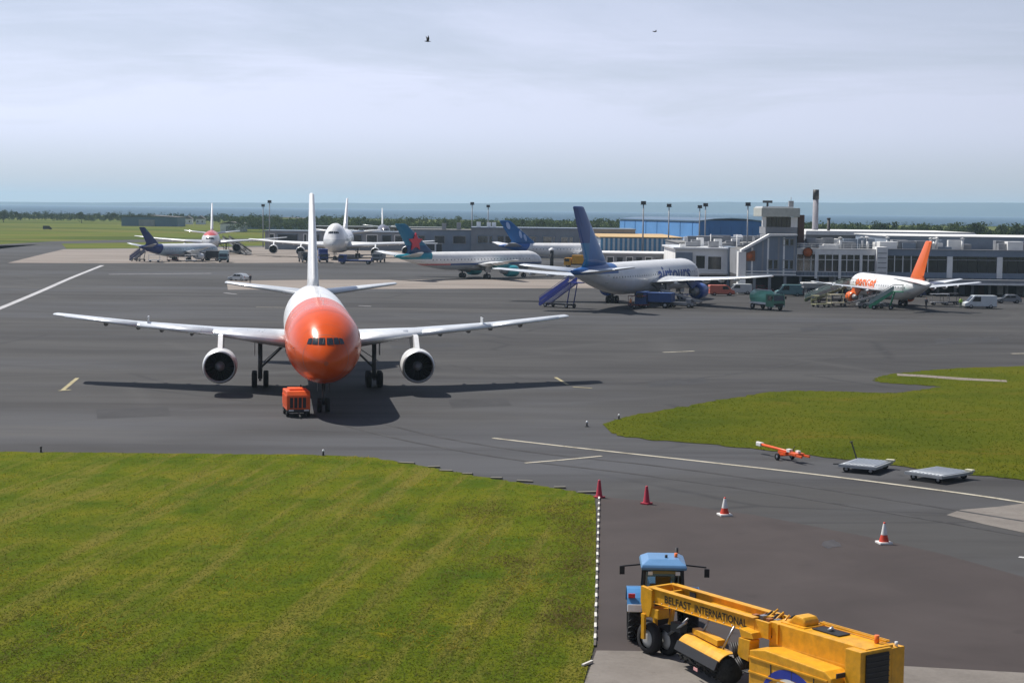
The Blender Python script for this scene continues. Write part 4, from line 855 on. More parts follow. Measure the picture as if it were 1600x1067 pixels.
for i in range(n):
    p0, p1 = a + 0.1 + (b - a - 0.2) * i / n, a + 0.1 + (b - a - 0.2) * (i + 1) / n
    MB().box(((p0 + p1) / 2, Dt + 0.15, 13.3), (p1 - p0 - 0.06, 0.08, 1.85)).build('pane', PANE, tw)
    bbox(tw, 'mullion', DARK, p0 - 0.03, p0 + 0.03, Dt, Dt + 0.3, 12.35, 14.25)
bbox(tw, 'corner_post', PALE, b - 0.3, xpx(1245, Dt), Dt + 0.05, Dt + 1, 12.35, 14.25); bbox(tw, 'corner_post', PALE, a - 0.7, a, Dt + 0.05, Dt + 1, 12.35, 14.25)
bbox(tw, 'roof', mat('tower_grey', (0.40, 0.42, 0.39), 0.7, dirt=0.2), c, xpx(1247, Dt), Dt - 1.2, Dt + 10, 14.3, 16.0, 0.1); bbox(tw, 'roof_cap', WHITE, c + 0.2, b, Dt - 0.9, Dt + 9, 16.0, 16.25)
MB().tube((a + 0.6, Dt + 3, 16.2), (a + 0.6, Dt + 3, 17.0), 0.2).box((a + 0.6, Dt + 3, 17.15), (1.8, 0.6, 0.45)).build('radar_scanner', DARK, tw)
MB().box((b + 0.1, Dt + 3, 16.7), (0.9, 0.9, 1.3)).tube((b + 0.1, Dt + 3, 17.3), (b + 0.1, Dt + 3, 18.1), 0.05).build('antenna_box', GREYM, tw)
bbox(tw, 'stair_shaft', BRICK, xpx(1247.5, Dt), xpx(1257, Dt), Dt + 1, Dt + 6, 8.3, 14.7)
ch = thing('chimney', 'slim pale chimney with black top behind the terminal', 'chimney', (xpx(1272.5, 450), 450, 0))
MB().tube((0, 0, 0), (0, 0, 18.6), 0.85, 18, 0.72).build('stack', mat('chimney_grey', (0.30, 0.29, 0.32), 0.8), ch); MB().tube((0, 0, 18.6), (0, 0, zpx(296.5, 1272, 450)), 0.8, 18, 0.76).build('cap', BLACK, ch)
ch2 = thing('flue', 'short black flue on the white roof beside the chimney', 'flue', (xpx(1289, 440), 436, 0)); MB().tube((0, 0, 0), (0, 0, 13.6), 0.38, 10).build('pipe', BLACK, ch2); MB().tube((0, 0, 13.6), (0, 0, 13.9), 0.5, 10).build('cowl', BLACK, ch2)
wr_ = thing('roof_hall', 'long low hall with flat white roof behind the terminal roof plant', 'building'); D = 430.0
bbox(wr_, 'walls', CLAD, xpx(1258, D), xpx(1522, D), D, D + 40, 0, 9.7); MB().prism([(xpx(1257, D), 9.7), (xpx(1528, D), 9.7), (xpx(1520, D), 10.7), (xpx(1258, D), 10.7)], D - 0.8, D + 40.5).build('roof', mat('white_roof', (0.75, 0.75, 0.74), 0.7, dirt=0.15), wr_)
for i in range(9): window(wr_, xpx(1275 + 27 * i, D), xpx(1290 + 27 * i, D), D - 0.02, 7.9, 9.2, CLAD)

# departure lounge between the blue-tailed jet and the corner block
D = 344.0
lou = thing('departure_lounge', 'white framed departure lounge with large dark windows above the blue engine', 'building')
x0, x1 = xpx(1055, D), xpx(1137, D)
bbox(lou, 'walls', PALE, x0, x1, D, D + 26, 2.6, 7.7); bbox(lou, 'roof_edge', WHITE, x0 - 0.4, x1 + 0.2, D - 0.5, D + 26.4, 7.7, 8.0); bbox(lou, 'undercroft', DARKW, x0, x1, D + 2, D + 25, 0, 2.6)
bbox(lou, 'lower_ledge', WHITE, x0, x1, D - 0.6, D - 0.02, 2.9, 3.35)
window(lou, xpx(1086, D), xpx(1103, D), D - 0.02, 3.7, 6.6, WHITE, 0.2); window(lou, xpx(1104.5, D), xpx(1129, D), D - 0.02, 3.5, 6.5, WHITE, 0.25)
bbox(lou, 'grey_panel', CLADB, xpx(1056, D), xpx(1082, D), D - 0.3, D - 0.03, 3.4, 7.0)
bbox(lou, 'dark_bay', CLADB, x1 + 0.02, xpx(1150, D), D - 1, D + 10, 0.0, 8.2); bbox(lou, 'slot_window', PANE, xpx(1146, D), xpx(1150.5, D), D - 1.08, D - 1.02, 0.5, 7.6)
for px in (1140, 1144): bbox(lou, 'bay_rib', PALE, xpx(px, D) - 0.1, xpx(px, D) + 0.1, D - 1.1, D - 1.02, 0.4, 7.9)
for i in range(12): 
    d = D + 3 + 2 * (i % 5) * 2; x = xpx(1062 + 9 * i, d); bbox(lou, 'roof_unit', (PALE, CLAD, GREYM)[i % 3], x, x + 1.2 + (i * 37 % 10) / 6, d, d + 1.5, 8.0 if x < x1 - 2 else 8.2, 8.6 + (i * 53 % 10) / 8, 0.04)
for px in (1110, 1151): MB().tube((xpx(px, D + 8), D + 8, 0), (xpx(px, D + 8), D + 8, 10.6), 0.09, 8).build('mast', PALE, lou)
con = thing('link_building', 'low grey link building left of the departure lounge', 'building'); D = 372.0
bbox(con, 'walls', CLAD, xpx(940, D), xpx(1058, D), D, D + 14, 0, 5.9); bbox(con, 'roof', PALE, xpx(940, D), xpx(1058, D), D - 0.4, D + 14.4, 5.9, 6.15)
for i in range(7): window(con, xpx(948 + 15 * i, D), xpx(959 + 15 * i, D), D - 0.02, 3.4, 5.3, (PALE, CLAD)[i % 2])
bbox(con, 'tan_panel', mat('tan_panel', (0.42, 0.36, 0.24), 0.7), xpx(1036, D), xpx(1052, D), D - 0.4, D - 0.03, 2.5, 5.6)

# striped building
D = 480.0
stp = thing('striped_building', 'building with blue and white striped facade and tan flat roof', 'building'); x0, x1 = xpx(938, D), xpx(1066, D)
bbox(stp, 'walls', CLADB, x0, x1, D, D + 70, 0, 7.6); bbox(stp, 'roof', TAN, x0 - 0.3, x1 + 0.3, D - 0.3, D + 70, 7.6, 7.85)
SBL = mat('stripe_blue', (0.10, 0.30, 0.50), 0.5); SWH = mat('stripe_white', (0.62, 0.68, 0.7), 0.5)
n = 34
for i in range(n):
    a, b = x0 + (x1 - x0) * i / n, x0 + (x1 - x0) * (i + 1) / n; bbox(stp, 'panel', (SBL, SWH)[i % 2], a + 0.03, b - 0.03, D - 0.12 - 0.08 * (i % 2), D - 0.02, 3.4, 7.5)
# rooftop clutter building right of it
D = 420.0
clu = thing('plant_building', 'flat roofed block crowded with white roof units in front of the blue hangar', 'building'); x0, x1 = xpx(1062, D), xpx(1205, D)
bbox(clu, 'walls', CLAD, x0, x1, D, D + 40, 0, 7.4); bbox(clu, 'roof', ROOF, x0 - 0.2, x1 + 0.2, D - 0.2, D + 40, 7.4, 7.55)
for i in range(26):
    d = D + 2 + r2.uniform(0, 34); x = xpx(r2.uniform(1066, 1195), d); bbox(clu, 'roof_unit', (WHITE, PALE, CLAD, GREYM)[i % 4], x, x + r2.uniform(1.2, 6), d, d + r2.uniform(1, 3), 7.55, 7.9 + r2.uniform(0.3, 1.3), 0.05)
# blue hangar, corner towards the camera
hg = thing('blue_hangar', 'large blue hangar with lighter left side between the masts and control room', 'hangar'); C0 = onD(1092, 360, 680); ag = R(18)
u, v = Vector((math.cos(ag), math.sin(ag), 0)), Vector((-math.sin(ag), math.cos(ag), 0)); W1, L1, HH = 27.5, 84, 11.6
c0 = Vector((C0.x, C0.y, 0)); corners = [c0, c0 + u * W1, c0 + u * W1 + v * L1, c0 + v * L1]
MB().prism([(p.x, p.y) for p in corners], 0, HH, 'Z').build('walls', HBLUE, hg)
MB().add([c0 - u * 0.15 + Vector((0, 0, 0.3)), c0 - u * 0.15 + v * L1 + Vector((0, 0, 0.3)), c0 - u * 0.15 + v * L1 + Vector((0, 0, HH - 1.2)), c0 - u * 0.15 + Vector((0, 0, HH - 1.2)),
          c0 - u * 0.02 + Vector((0, 0, 0.3)), c0 - u * 0.02 + v * L1 + Vector((0, 0, 0.3)), c0 - u * 0.02 + v * L1 + Vector((0, 0, HH - 1.2)), c0 - u * 0.02 + Vector((0, 0, HH - 1.2))], [(0, 1, 2, 3), (7, 6, 5, 4), (0, 4, 5, 1), (1, 5, 6, 2), (2, 6, 7, 3), (3, 7, 4, 0)]).build('lit_side_wall', HBLUE_LIT, hg)
rg = c0 + u * W1 / 2; mb = MB()
prof = [(-0.4, HH - 0.1), (W1 * 0.25, HH + 0.75), (W1 * 0.5, HH + 1.0), (W1 * 0.75, HH + 0.75), (W1 + 0.4, HH - 0.1)]
mb.loft([[c0 + u * a + v * t + Vector((0, 0, z)) for a, z in prof + [(a, z - 0.4) for a, z in prof[::-1]]] for t in (-0.4, L1 + 0.4)], smooth=False).build('roof', mat('hangar_roof', (0.10, 0.16, 0.24), 0.6), hg)
for k in range(6): 
    p = c0 + u * (W1 * (k + 0.5) / 6) - v * 0.1; MB().bar(p + Vector((0, 0, 0.2)), p + Vector((0, 0, 9.0)), W1 / 6 - 0.25, 0.12, u.cross(Vector((0, 0, 1)))).build('door_leaf', HBLUE, hg)
for k in range(7):
    p = c0 - u * 0.2 + v * (L1 * (k + 0.5) / 7); MB().bar(p, p + Vector((0, 0, HH - 0.6)), 0.2, 0.2).build('side_post', HBLUE_LIT, hg)

# long grey pier
D = 545.0
pier = thing('pier_building', 'long grey pier with square dark windows behind the white and blue tailed jets', 'building')
x0, xm, x1 = xpx(628, D), xpx(736, D), xpx(992, D)
bbox(pier, 'walls', CLAD, xm, x1, D, D + 22, 0, 9.0); bbox(pier, 'roof_edge', CLADB, xm - 0.2, x1 + 0.2, D - 0.3, D + 22.3, 9.0, 9.35)
bbox(pier, 'low_wing', CLADB, x0, xm - 0.05, D + 1, D + 20, 0, 8.2); bbox(pier, 'low_roof', ROOF, x0 - 0.3, xm - 0.06, D + 0.7, D + 20.3, 8.2, 8.45)
for a, b in ((745, 770), (776, 800), (818, 841), (847, 868), (875, 896), (903, 924), (932, 952), (960, 980)): window(pier, xpx(a, D), xpx(b, D), D - 0.02, 4.2, 6.9, CLADB, 0.25)
for i in range(11): bbox(pier, 'pilaster', (CLAD, PALE)[i == 3], xpx(738 + 25 * i, D) - 0.3, xpx(738 + 25 * i, D) + 0.3, D - 0.16, D - 0.01, 0, 8.9)
for a, b in ((634, 646), (652, 664), (678, 695), (707, 728)): window(pier, xpx(a, D), xpx(b, D), D + 0.98, 4.0, 6.6, CLAD, 0.2)
for px, h, m in ((744, 1.6, WHITE), (760, 1.5, PALE), (768, 1.5, WHITE), (690, 1.0, CLAD), (713, 1.3, CLAD)): x = xpx(px, D + 6); bbox(pier, 'roof_unit', m, x, x + 1.3, D + 6, D + 8, 9.35 if px > 736 else 8.45, 9.35 + h)
D = 610.0
gate = thing('gate_building', 'low grey gate building behind the jumbo jet', 'building'); x0, x1 = xpx(414, D), xpx(636, D)
bbox(gate, 'walls', CLAD, x0, x1, D, D + 18, 0, 6.3); bbox(gate, 'roof_edge', CLADB, x0 - 0.4, x1 + 0.4, D - 0.4, D + 18.4, 6.3, 6.65)
for i, (a, b) in enumerate(((420, 429), (433, 466), (474, 480), (486, 500), (510, 520), (552, 566), (572, 590), (596, 612), (616, 632))): window(gate, xpx(a, D), xpx(b, D), D - 0.02, 2.6, 5.6, (PALE, CLADB)[i % 2], 0.25)
D = 840.0
low = thing('service_sheds', 'low dark flat shed beyond the gate building', 'building'); x0, x1 = xpx(490, D), xpx(690, D)
bbox(low, 'walls', BRICK, x0, x1, D, D + 20, 0, 5.4); bbox(low, 'roof', CLAD, x0 - 0.3, x1 + 0.3, D - 0.4, D + 20, 5.4, 5.8)
for i in range(12): window(low, x0 + 2 + i * 4.9, x0 + 4.6 + i * 4.9, D - 0.02, 2.4, 4.6, PALE, 0.2)
# far left sheds
def shed(label, pa, pb, D, h, m, door=None):
    t = thing('shed', label, 'shed'); x0, x1 = xpx(pa, D), xpx(pb, D); bbox(t, 'walls', m, x0, x1, D, D + 30, 0, h)
    MB().prism([(x0 - 0.5, h), ((x0 + x1) / 2, h + 1.0), (x1 + 0.5, h), (x1 + 0.5, h + 0.25), ((x0 + x1) / 2, h + 1.3), (x0 - 0.5, h + 0.25)], D - 0.5, D + 30.5).build('roof', mat('shed_roof', (0.13, 0.12, 0.12), 0.8, var=0.2), t)
    if door: bbox(t, 'door', CLAD, xpx(door[0], D), xpx(door[1], D), D - 0.25, D - 0.02, 0, h * 0.72)
    for k in range(8): x = x0 + (x1 - x0) * (k + 0.5) / 8; bbox(t, 'rib', m, x - 0.12, x + 0.12, D - 0.15, D - 0.01, 0, h - 0.02)
    return t
shed('far blue hangar with grey door across the left grass', 190, 277, 1210, 6.4, HBLUED, (217, 242)); shed('long low blue shed behind the head-on jet and fin of the freighter', 374, 506, 1130, 6.6, HBLUED)
shed('small pale shed with dark doorway right of the white fin', 344, 374, 1000, 4.6, PALE, (353, 367))
def house(label, px, D):
    t = thing('house', label, 'house', (xpx(px, D), D, 0)); MB().box((0, 3, 2.2), (7, 6, 4.4)).build('walls', WHITE, t); MB().prism([(-3.9, 4.3), (3.9, 4.3), (0, 7)], -0.4, 6.4).build('roof', mat('shed_roof', (0.13, 0.12, 0.12)), t)
    for x in (-2, 1.6): window(t, x - 0.6, x + 0.6, -0.02, 1.6, 3.0, PALE, 0.1)
house('white house left of two among the trees by the far hangar', 293, 1360); house('white house right of two among the trees by the far hangar', 313, 1365)

# floodlight masts
def mast(label, px, py, D, m=GREYM):
    z = zpx(py, px, D); t = thing('floodlight_mast', label, 'light mast', (xpx(px, D), D, 0), 0, 'floodlight masts')
    MB().tube((0, 0, 0), (0, 0, z - 0.3), 0.24, 8, 0.14).build('pole', m, t); MB().box((0, 0, z), (1.25, 0.5, 0.8)).box((0, 0, z - 0.45), (1.5, 0.7, 0.1)).build('lamp_head', DARK, t, 0.06)
for px, py, D, lb in ((737, 318, 575, 'taller of two masts standing above the pier roof units'), (762, 322, 620, 'shorter of two masts above the pier roof units'), (1004, 317, 430, 'tall mast at the left end of the blue hangar'), (1044, 321, 470, 'mast in front of the light side of the blue hangar'),
                      (1092, 323, 500, 'pale lower mast at the blue hangar corner'), (1101, 320, 470, 'taller mast just right of the hangar corner'), (1167, 319, 430, 'mast left of the control room'), (411, 321, 640, 'shorter mast left of the freighter fin'), (421, 315, 590, 'taller mast left of the freighter fin')): mast(lb, px, py, D)

# ------------------------------------------------------------------ vehicles: local +x is forward
def van(label, cat, p, rz, m, L=4.8, Wd=1.9, H=1.95, van_=True, group=None):
    t = thing('van' if van_ else 'car', label, cat, (p.x, p.y, 0.03), rz, group); h = L / 2
    if van_: prof = [(-h, 0.35), (h, 0.35), (h, 0.85), (h * 0.78, 1.08), (h * 0.45, H - 0.06), (h * 0.36, H), (-h * 0.96, H), (-h, H - 0.1)]
    else: prof = [(-h, 0.3), (h, 0.3), (h, 0.72), (h * 0.52, 0.92), (h * 0.2, H - 0.08), (h * 0.08, H), (-h * 0.52, H), (-h * 0.62, H - 0.06), (-h * 0.95, 0.95), (-h, 0.85)]
    b = MB().prism(prof, -Wd / 2, Wd / 2).build('body', m, t, 0.06)
    for s in (-1, 1):
        y = s * (Wd / 2 + 0.012)
        for a, c in (((0.02, 0.40),) if van_ else ((-0.02, 0.30), (-0.5, -0.06))):
            MB().add([(h * a, y, 1.15 if van_ else 0.95), (h * c + (0.18 * h if van_ else 0.12 * h), y, 1.15 if van_ else 0.95), (h * c - (0.02 if van_ else 0.1 * h), y, H - 0.2), (h * a, y, H - 0.2)], [(0, 1, 2, 3)]).build('side_window', PANE, b)
    x0, x1 = (h * 0.77, h * 0.46) if van_ else (h * 0.51, h * 0.21); z0, z1 = (1.12, H - 0.1) if van_ else (0.95, H - 0.1)
    MB().add([(x0 + 0.03, -Wd * 0.42, z0), (x0 + 0.03, Wd * 0.42, z0), (x1 + 0.04, Wd * 0.40, z1), (x1 + 0.04, -Wd * 0.40, z1)], [(0, 1, 2, 3)]).build('windscreen', PANE, b)
    xr = -h - 0.012 if van_ else -h * 0.82
    MB().add([(xr, -Wd * 0.4, 1.2 if van_ else 1.0), (xr, Wd * 0.4, 1.2 if van_ else 1.0), (-h * (1.0 if van_ else 0.66) - 0.013, Wd * 0.38, H - 0.3), (-h * (1.0 if van_ else 0.66) - 0.013, -Wd * 0.38, H - 0.3)], [(0, 1, 2, 3)]).build('rear_window', PANE, b)
    for s in (-1, 1):
        MB().box((h + 0.01, s * Wd * 0.36, 0.68), (0.05, 0.3, 0.18)).build('headlight', LAMP, b); MB().box((-h - 0.01, s * Wd * 0.44, 0.85), (0.05, 0.14, 0.3)).build('tail_light', TAIL, b)
    MB().box((0, 0, 0.32), (L * 0.98, Wd * 0.96, 0.14)).build('sill', BLACK, t)
    add_wheels(t, [(x, y, 0.33) for x in (-h * 0.62, h * 0.62) for y in (-Wd / 2 + 0.1, Wd / 2 - 0.1)], 0.33, 0.22); return t
def truck(label, p, rz, body, cabm, L=7.0, Wd=2.4, kind='box', H=3.0):
    t = thing('tanker_truck' if kind == 'tank' else 'service_truck', label, 'truck', (p.x, p.y, 0.03), rz); h = L / 2
    MB().box((0, 0, 0.72), (L * 0.97, 0.9, 0.25)).build('chassis', DARK, t)
    cb = MB().prism([(h - 1.9, 0.55), (h, 0.55), (h, 1.45), (h - 0.18, 2.5), (h - 1.9, 2.5)], -Wd / 2, Wd / 2).build('cab', cabm, t, 0.06)
    MB().add([(h + 0.015 - 0.02, -Wd * 0.43, 1.5), (h - 0.005, Wd * 0.43, 1.5), (h - 0.15, Wd * 0.42, 2.35), (h - 0.15, -Wd * 0.42, 2.35)], [(0, 1, 2, 3)]).build('windscreen', PANE, cb)
    MB().box((h + 0.03, 0, 0.85), (0.06, Wd * 0.8, 0.45)).build('grille', BLACK, cb)
    for s in (-1, 1):
        MB().box((h - 0.85, s * (Wd / 2 + 0.01), 1.9), (1.1, 0.02, 0.75)).build('side_window', PANE, cb); MB().box((h + 0.04, s * Wd * 0.38, 0.7), (0.07, 0.3, 0.2)).build('headlight', LAMP, cb)
        MB().box((h - 0.1, s * (Wd / 2 + 0.18), 2.0), (0.1, 0.25, 0.45)).build('mirror', BLACK, cb)
    if kind == 'tank':
        MB().lathe([(-h + 0.1, 0.01), (-h + 0.1, 0.8), (-h + 0.3, 1.05), (h - 2.3, 1.05), (h - 2.1, 0.8), (h - 2.1, 0.01)], 24, 'X', (0, 0, 1.95)).build('tank', body, t)
        MB().box((-0.9, 0, 3.02), (L * 0.55, 0.7, 0.1)).build('catwalk', WHITE, t); MB().box((-0.8, 0, 1.02), (L * 0.62, Wd * 0.94, 0.3)).build('skirt', WHITE, t)
    elif kind == 'box': MB().box((-1.0, 0, 0.95 + (H - 0.95) / 2), (L - 2.2, Wd, H - 0.95)).build('cargo_box', body, t, 0.05)
    elif kind == 'flat': MB().box((-1.0, 0, 1.0), (L - 2.2, Wd, 0.2)).box((-L / 2 + 0.2, 0, 1.4), (0.1, Wd, 0.7)).build('deck', body, t)
    add_wheels(t, [(x, y, 0.48) for x in (h - 1.0, -h + 1.1) for y in (-Wd / 2 + 0.16, Wd / 2 - 0.16)], 0.48, 0.3); return t
def airstairs(label, foot, top, ztop, m, railm=None, wd=1.9):
    """mobile stairs from the foot on the ground up to a landing at ztop"""
    d = Vector((top.x - foot.x, top.y - foot.y, 0)); Ln = d.length; rz = math.atan2(d.y, d.x)
    t = thing('airstairs', label, 'airstairs', (foot.x, foot.y, 0.03), rz); run = Ln - 1.5; railm = railm or m; n = int(ztop / 0.21)
    for s in (-1, 1):
        y = s * wd / 2
        MB().prism([(0, 0.30), (0.3, 0.12), (run, ztop - 0.30), (run, ztop + 0.05), (run - 0.2, ztop + 0.05), (0, 0.62)], y - 0.05, y + 0.05).build('stringer', m, t)
        MB().prism([(0.1, 0.75), (run, ztop + 0.2), (run, ztop + 0.85), (0.1, 1.35)], y - 0.02 + s * 0.03, y + 0.02 + s * 0.03).build('side_panel', railm, t)
        MB().bar((0, y, 1.5), (run, y, ztop + 1.07), 0.06, 0.06).bar((run, y, ztop + 1.05), (Ln, y, ztop + 1.05), 0.06, 0.06).bar((Ln - 0.05, y, ztop), (Ln - 0.05, y, ztop + 1.05), 0.06, 0.06).bar((run, y, ztop + 0.5), (Ln, y, ztop + 0.5), 0.04, 0.04).build('handrail', railm, t)
        MB().tube((run + 0.2, y * 0.85, ztop - 0.1), (run - 0.5, y * 0.85, 0.4), 0.09, 8).build('leg', m, t)
    MB().box((run + 0.78, 0, ztop - 0.06), (1.5, wd, 0.14)).build('landing', m, t)
    sb = MB()
    for i in range(1, n): sb.box((0.15 + run * i / n, 0, 0.18 + (ztop - 0.2) * i / n), (run / n * 1.05, wd - 0.12, 0.05))
    tag(sb.build('steps', STEEL, t), kind='stuff')
    MB().box((run * 0.55, 0, 0.52), (run * 0.9, wd * 0.8, 0.22)).build('chassis', DARK, t)
    add_wheels(t, [(x, y, 0.33) for x in (run * 0.22, run * 0.92) for y in (-wd / 2, wd / 2)], 0.33, 0.22); return t
def belt_loader(label, p, rz, m):
    t = thing('belt_loader', label, 'belt loader', (p.x, p.y, 0.03), rz); MB().box((0, 0, 0.62), (4.4, 1.7, 0.5)).box((-1.4, 0.45, 1.1), (0.9, 0.7, 0.6)).build('chassis', m, t, 0.04)
    MB().bar((-3.2, -0.2, 0.9), (3.4, -0.2, 2.6), 0.9, 0.16).build('belt', DARK, t)
    for s in (-1, 1): MB().bar((-3.2, -0.2 + s * 0.5, 0.98), (3.4, -0.2 + s * 0.5, 2.68), 0.07, 0.26).build('belt_side', m, t)
    MB().tube((1.0, -0.2, 0.8), (1.5, -0.2, 2.0), 0.08).build('lift_ram', STEEL, t); add_wheels(t, [(x, y, 0.36) for x in (-1.5, 1.5) for y in (-0.8, 0.8)], 0.36, 0.24); return t
def cart(label, p, rz, m, load=None, group=None):
    t = thing('baggage_cart', label, 'baggage cart', (p.x, p.y, 0.03), rz, group); MB().box((0, 0, 0.45), (3.0, 1.5, 0.14)).build('deck', m, t); MB().bar((1.5, 0, 0.42), (2.3, 0, 0.3), 0.08, 0.08).build('drawbar', DARK, t)
    for x in (-1.45, 1.45): MB().bar((x, -0.7, 0.5), (x, -0.7, 1.8), 0.06, 0.06).bar((x, 0.7, 0.5), (x, 0.7, 1.8), 0.06, 0.06).bar((x, -0.7, 1.2), (x, 0.7, 1.2), 0.05, 0.05).build('end_frame', m, t)
    MB().box((0, 0, 1.84), (3.05, 1.55, 0.07)).build('canopy', load or m, t); add_wheels(t, [(x, y, 0.24) for x in (-1.05, 1.05) for y in (-0.65, 0.65)], 0.24, 0.16, n=12); return t

# around the orange-nosed freighter
def gpu(label, p, rz):
    t = thing('ground_power_unit', label, 'power unit', (p.x, p.y, 0.03), rz)
    b = MB().prism([(-1.35, 0.5), (1.35, 0.5), (1.35, 1.55), (1.1, 1.85), (-1.35, 1.85)], -0.85, 0.85).build('housing', ORANGE, t, 0.05)
    MB().box((1.37, -0.05, 1.05), (0.06, 1.25, 0.75)).build('front_grille', DARK, b)
    for y in (-0.62, -0.31, 0, 0.31, 0.62): MB().box((1.41, y - 0.05, 1.05), (0.04, 0.07, 0.78)).build('grille_bar', ORANGE, b)
    for s in (-1, 1):
        for x in (-0.9, -0.1, 0.7): MB().box((x, s * 0.865, 1.15), (0.62, 0.04, 0.75)).build('side_door', ORANGE, b)
    MB().box((-0.3, 0, 1.9), (1.5, 1.1, 0.12)).build('roof_hatch', ORANGE, b); MB().tube((-0.9, 0.4, 1.85), (-0.9, 0.4, 2.15), 0.07).build('exhaust', DARK, b)
    MB().box((0, 0, 0.42), (2.8, 1.5, 0.18)).box((1.45, 0, 0.5), (0.12, 1.6, 0.14)).build('chassis', DARK, t); MB().bar((1.4, 0, 0.4), (2.3, 0, 0.12), 0.07, 0.07).build('drawbar', DARK, t)
    for s in (-1, 1): MB().box((1.52, s * 0.55, 0.52), (0.04, 0.35, 0.1)).build('reflector', LAMP, t)
    add_wheels(t, [(x, y, 0.3) for x in (-0.9, 0.9) for y in (-0.75, 0.75)], 0.3, 0.2)
gpu('boxy orange power unit trailer in front of the freighter nose gear', at(463, 649), R(-76))
van('silver car parked beyond the freighter left tailplane', 'car', at(373, 439), R(150), mat('silver_paint', (0.55, 0.58, 0.6), 0.3, metal=0.3, coat=0.5), 4.3, 1.75, 1.5, False)

# around the blue-tailed jet
a, b = at(848, 480), at(914, 470)
ft = bluejet.matrix_basis @ Vector((46.2, 0, 0))
def loc(o, v): return o.matrix_basis @ Vector(v)
top_ = loc(bluejet, (45.6, -2.5, 0)); foot_ = at(848, 479)
airstairs('long dark blue airstairs at the rear door of the blue tailed jet', foot_, top_, 4.0, BLUE, mat('rail_blue', (0.03, 0.05, 0.34), 0.5))
q = loc(bluejet, (36.0, 6.2, 0)); truck('blue service truck under the belly of the blue tailed jet', q, R(69 + 90), mat('truck_blue', (0.03, 0.08, 0.24), 0.5, dirt=0.2), mat('truck_blue', (0.03, 0.08, 0.24)), 6.0, 2.3, 'box', 2.4)
q = loc(bluejet, (33.0, 9.5, 0)); belt_loader('dark belt loader at the hold of the blue tailed jet', q, R(155), GREYM)
q = loc(bluejet, (27.5, 8.5, 0)); cart('dark blue baggage cart beside the belt loader of the blue tailed jet', q, R(60), mat('cart_blue', (0.05, 0.08, 0.2), 0.5), None, 'baggage carts')
q = loc(bluejet, (37.5, 4.0, 0)); cart('maroon baggage cart left of the blue service truck', q, R(20), mat('cart_maroon', (0.16, 0.03, 0.04), 0.5), None, 'baggage carts')
truck('green tanker truck driving on the apron between the blue and orange tailed jets', at(1197, 484), R(-62), mat('tank_green', (0.22, 0.60, 0.44), 0.4, coat=0.3, dirt=0.1), mat('cab_green', (0.08, 0.22, 0.15), 0.45, dirt=0.2), 6.6, 2.3, 'tank')
van('white and red van under the right wing of the blue tailed jet', 'van', at(1127, 462), R(5), mat('van_red', (0.55, 0.14, 0.09), 0.4), 4.6, 1.9, 1.9); van('pale grey van just left of the green tanker', 'van', at(1155, 460), R(185), mat('van_grey', (0.5, 0.53, 0.53), 0.4), 4.4, 1.85, 1.9)
van('dark car parked under the terminal right of the green tanker', 'car', at(1254, 462), R(10), mat('car_dark', (0.05, 0.05, 0.08), 0.3, coat=0.5), 4.3, 1.75, 1.5, False)
# around the orange-tailed jet
q0 = loc(easy, (27.3, -2.0, 0)); airstairs('green based airstairs at the rear door of the orange tailed jet', at(1358, 483), q0, 2.9, GREEN, mat('rail_grey_green', (0.30, 0.38, 0.36), 0.5), 1.7)
q0 = loc(easy, (4.6, -2.0, 0)); airstairs('grey airstairs at the front door of the orange tailed jet', q0 + Vector((-8.5, -4.5, 0)), q0, 2.9, mat('olive', (0.14, 0.16, 0.08), 0.6), mat('rail_grey_green', (0.3, 0.38, 0.36)), 1.7)
jb = thing('jet_bridge', 'low pale covered walkway ahead of the orange tailed jet', 'walkway'); Dj = 300.0
bbox(jb, 'tunnel', GREYM, xpx(1257, Dj), xpx(1318, Dj), Dj, Dj + 2.2, 2.2, 2.9); bbox(jb, 'roof', PALE, xpx(1255, Dj), xpx(1320, Dj), Dj - 0.2, Dj + 2.4, 2.9, 3.1)
for px in (1262, 1283, 1304): bbox(jb, 'leg', GREYM, xpx(px, Dj) - 0.15, xpx(px, Dj) + 0.15, Dj + 0.8, Dj + 1.2, 0, 2.2)
van('white van parked right of the orange tailed jet', 'van', at(1530, 482), R(182), mat('van_white', (0.62, 0.67, 0.7), 0.35, coat=0.3, dirt=0.15), 5.2, 2.0, 2.1)
belt_loader('grey belt loader under the rear of the orange tailed jet', loc(easy, (22.5, -5.5, 0)), R(15), GREYM)
for i, (px, py, m, lb) in enumerate(((1468, 477, GREYM, 'grey baggage cart nearest the rear of the orange tailed jet'), (1484, 476, DARK, 'dark baggage cart between the grey cart and the white van'), (1308, 478, mat('cart_cream', (0.5, 0.46, 0.33), 0.6), 'cream baggage cart left of the orange engine'), (1283, 480, mat('cart_olive', (0.3, 0.3, 0.16), 0.6), 'olive baggage cart at the foot of the front airstairs'))): cart(lb, at(px, py), R(8 * i), m, None, 'baggage carts')
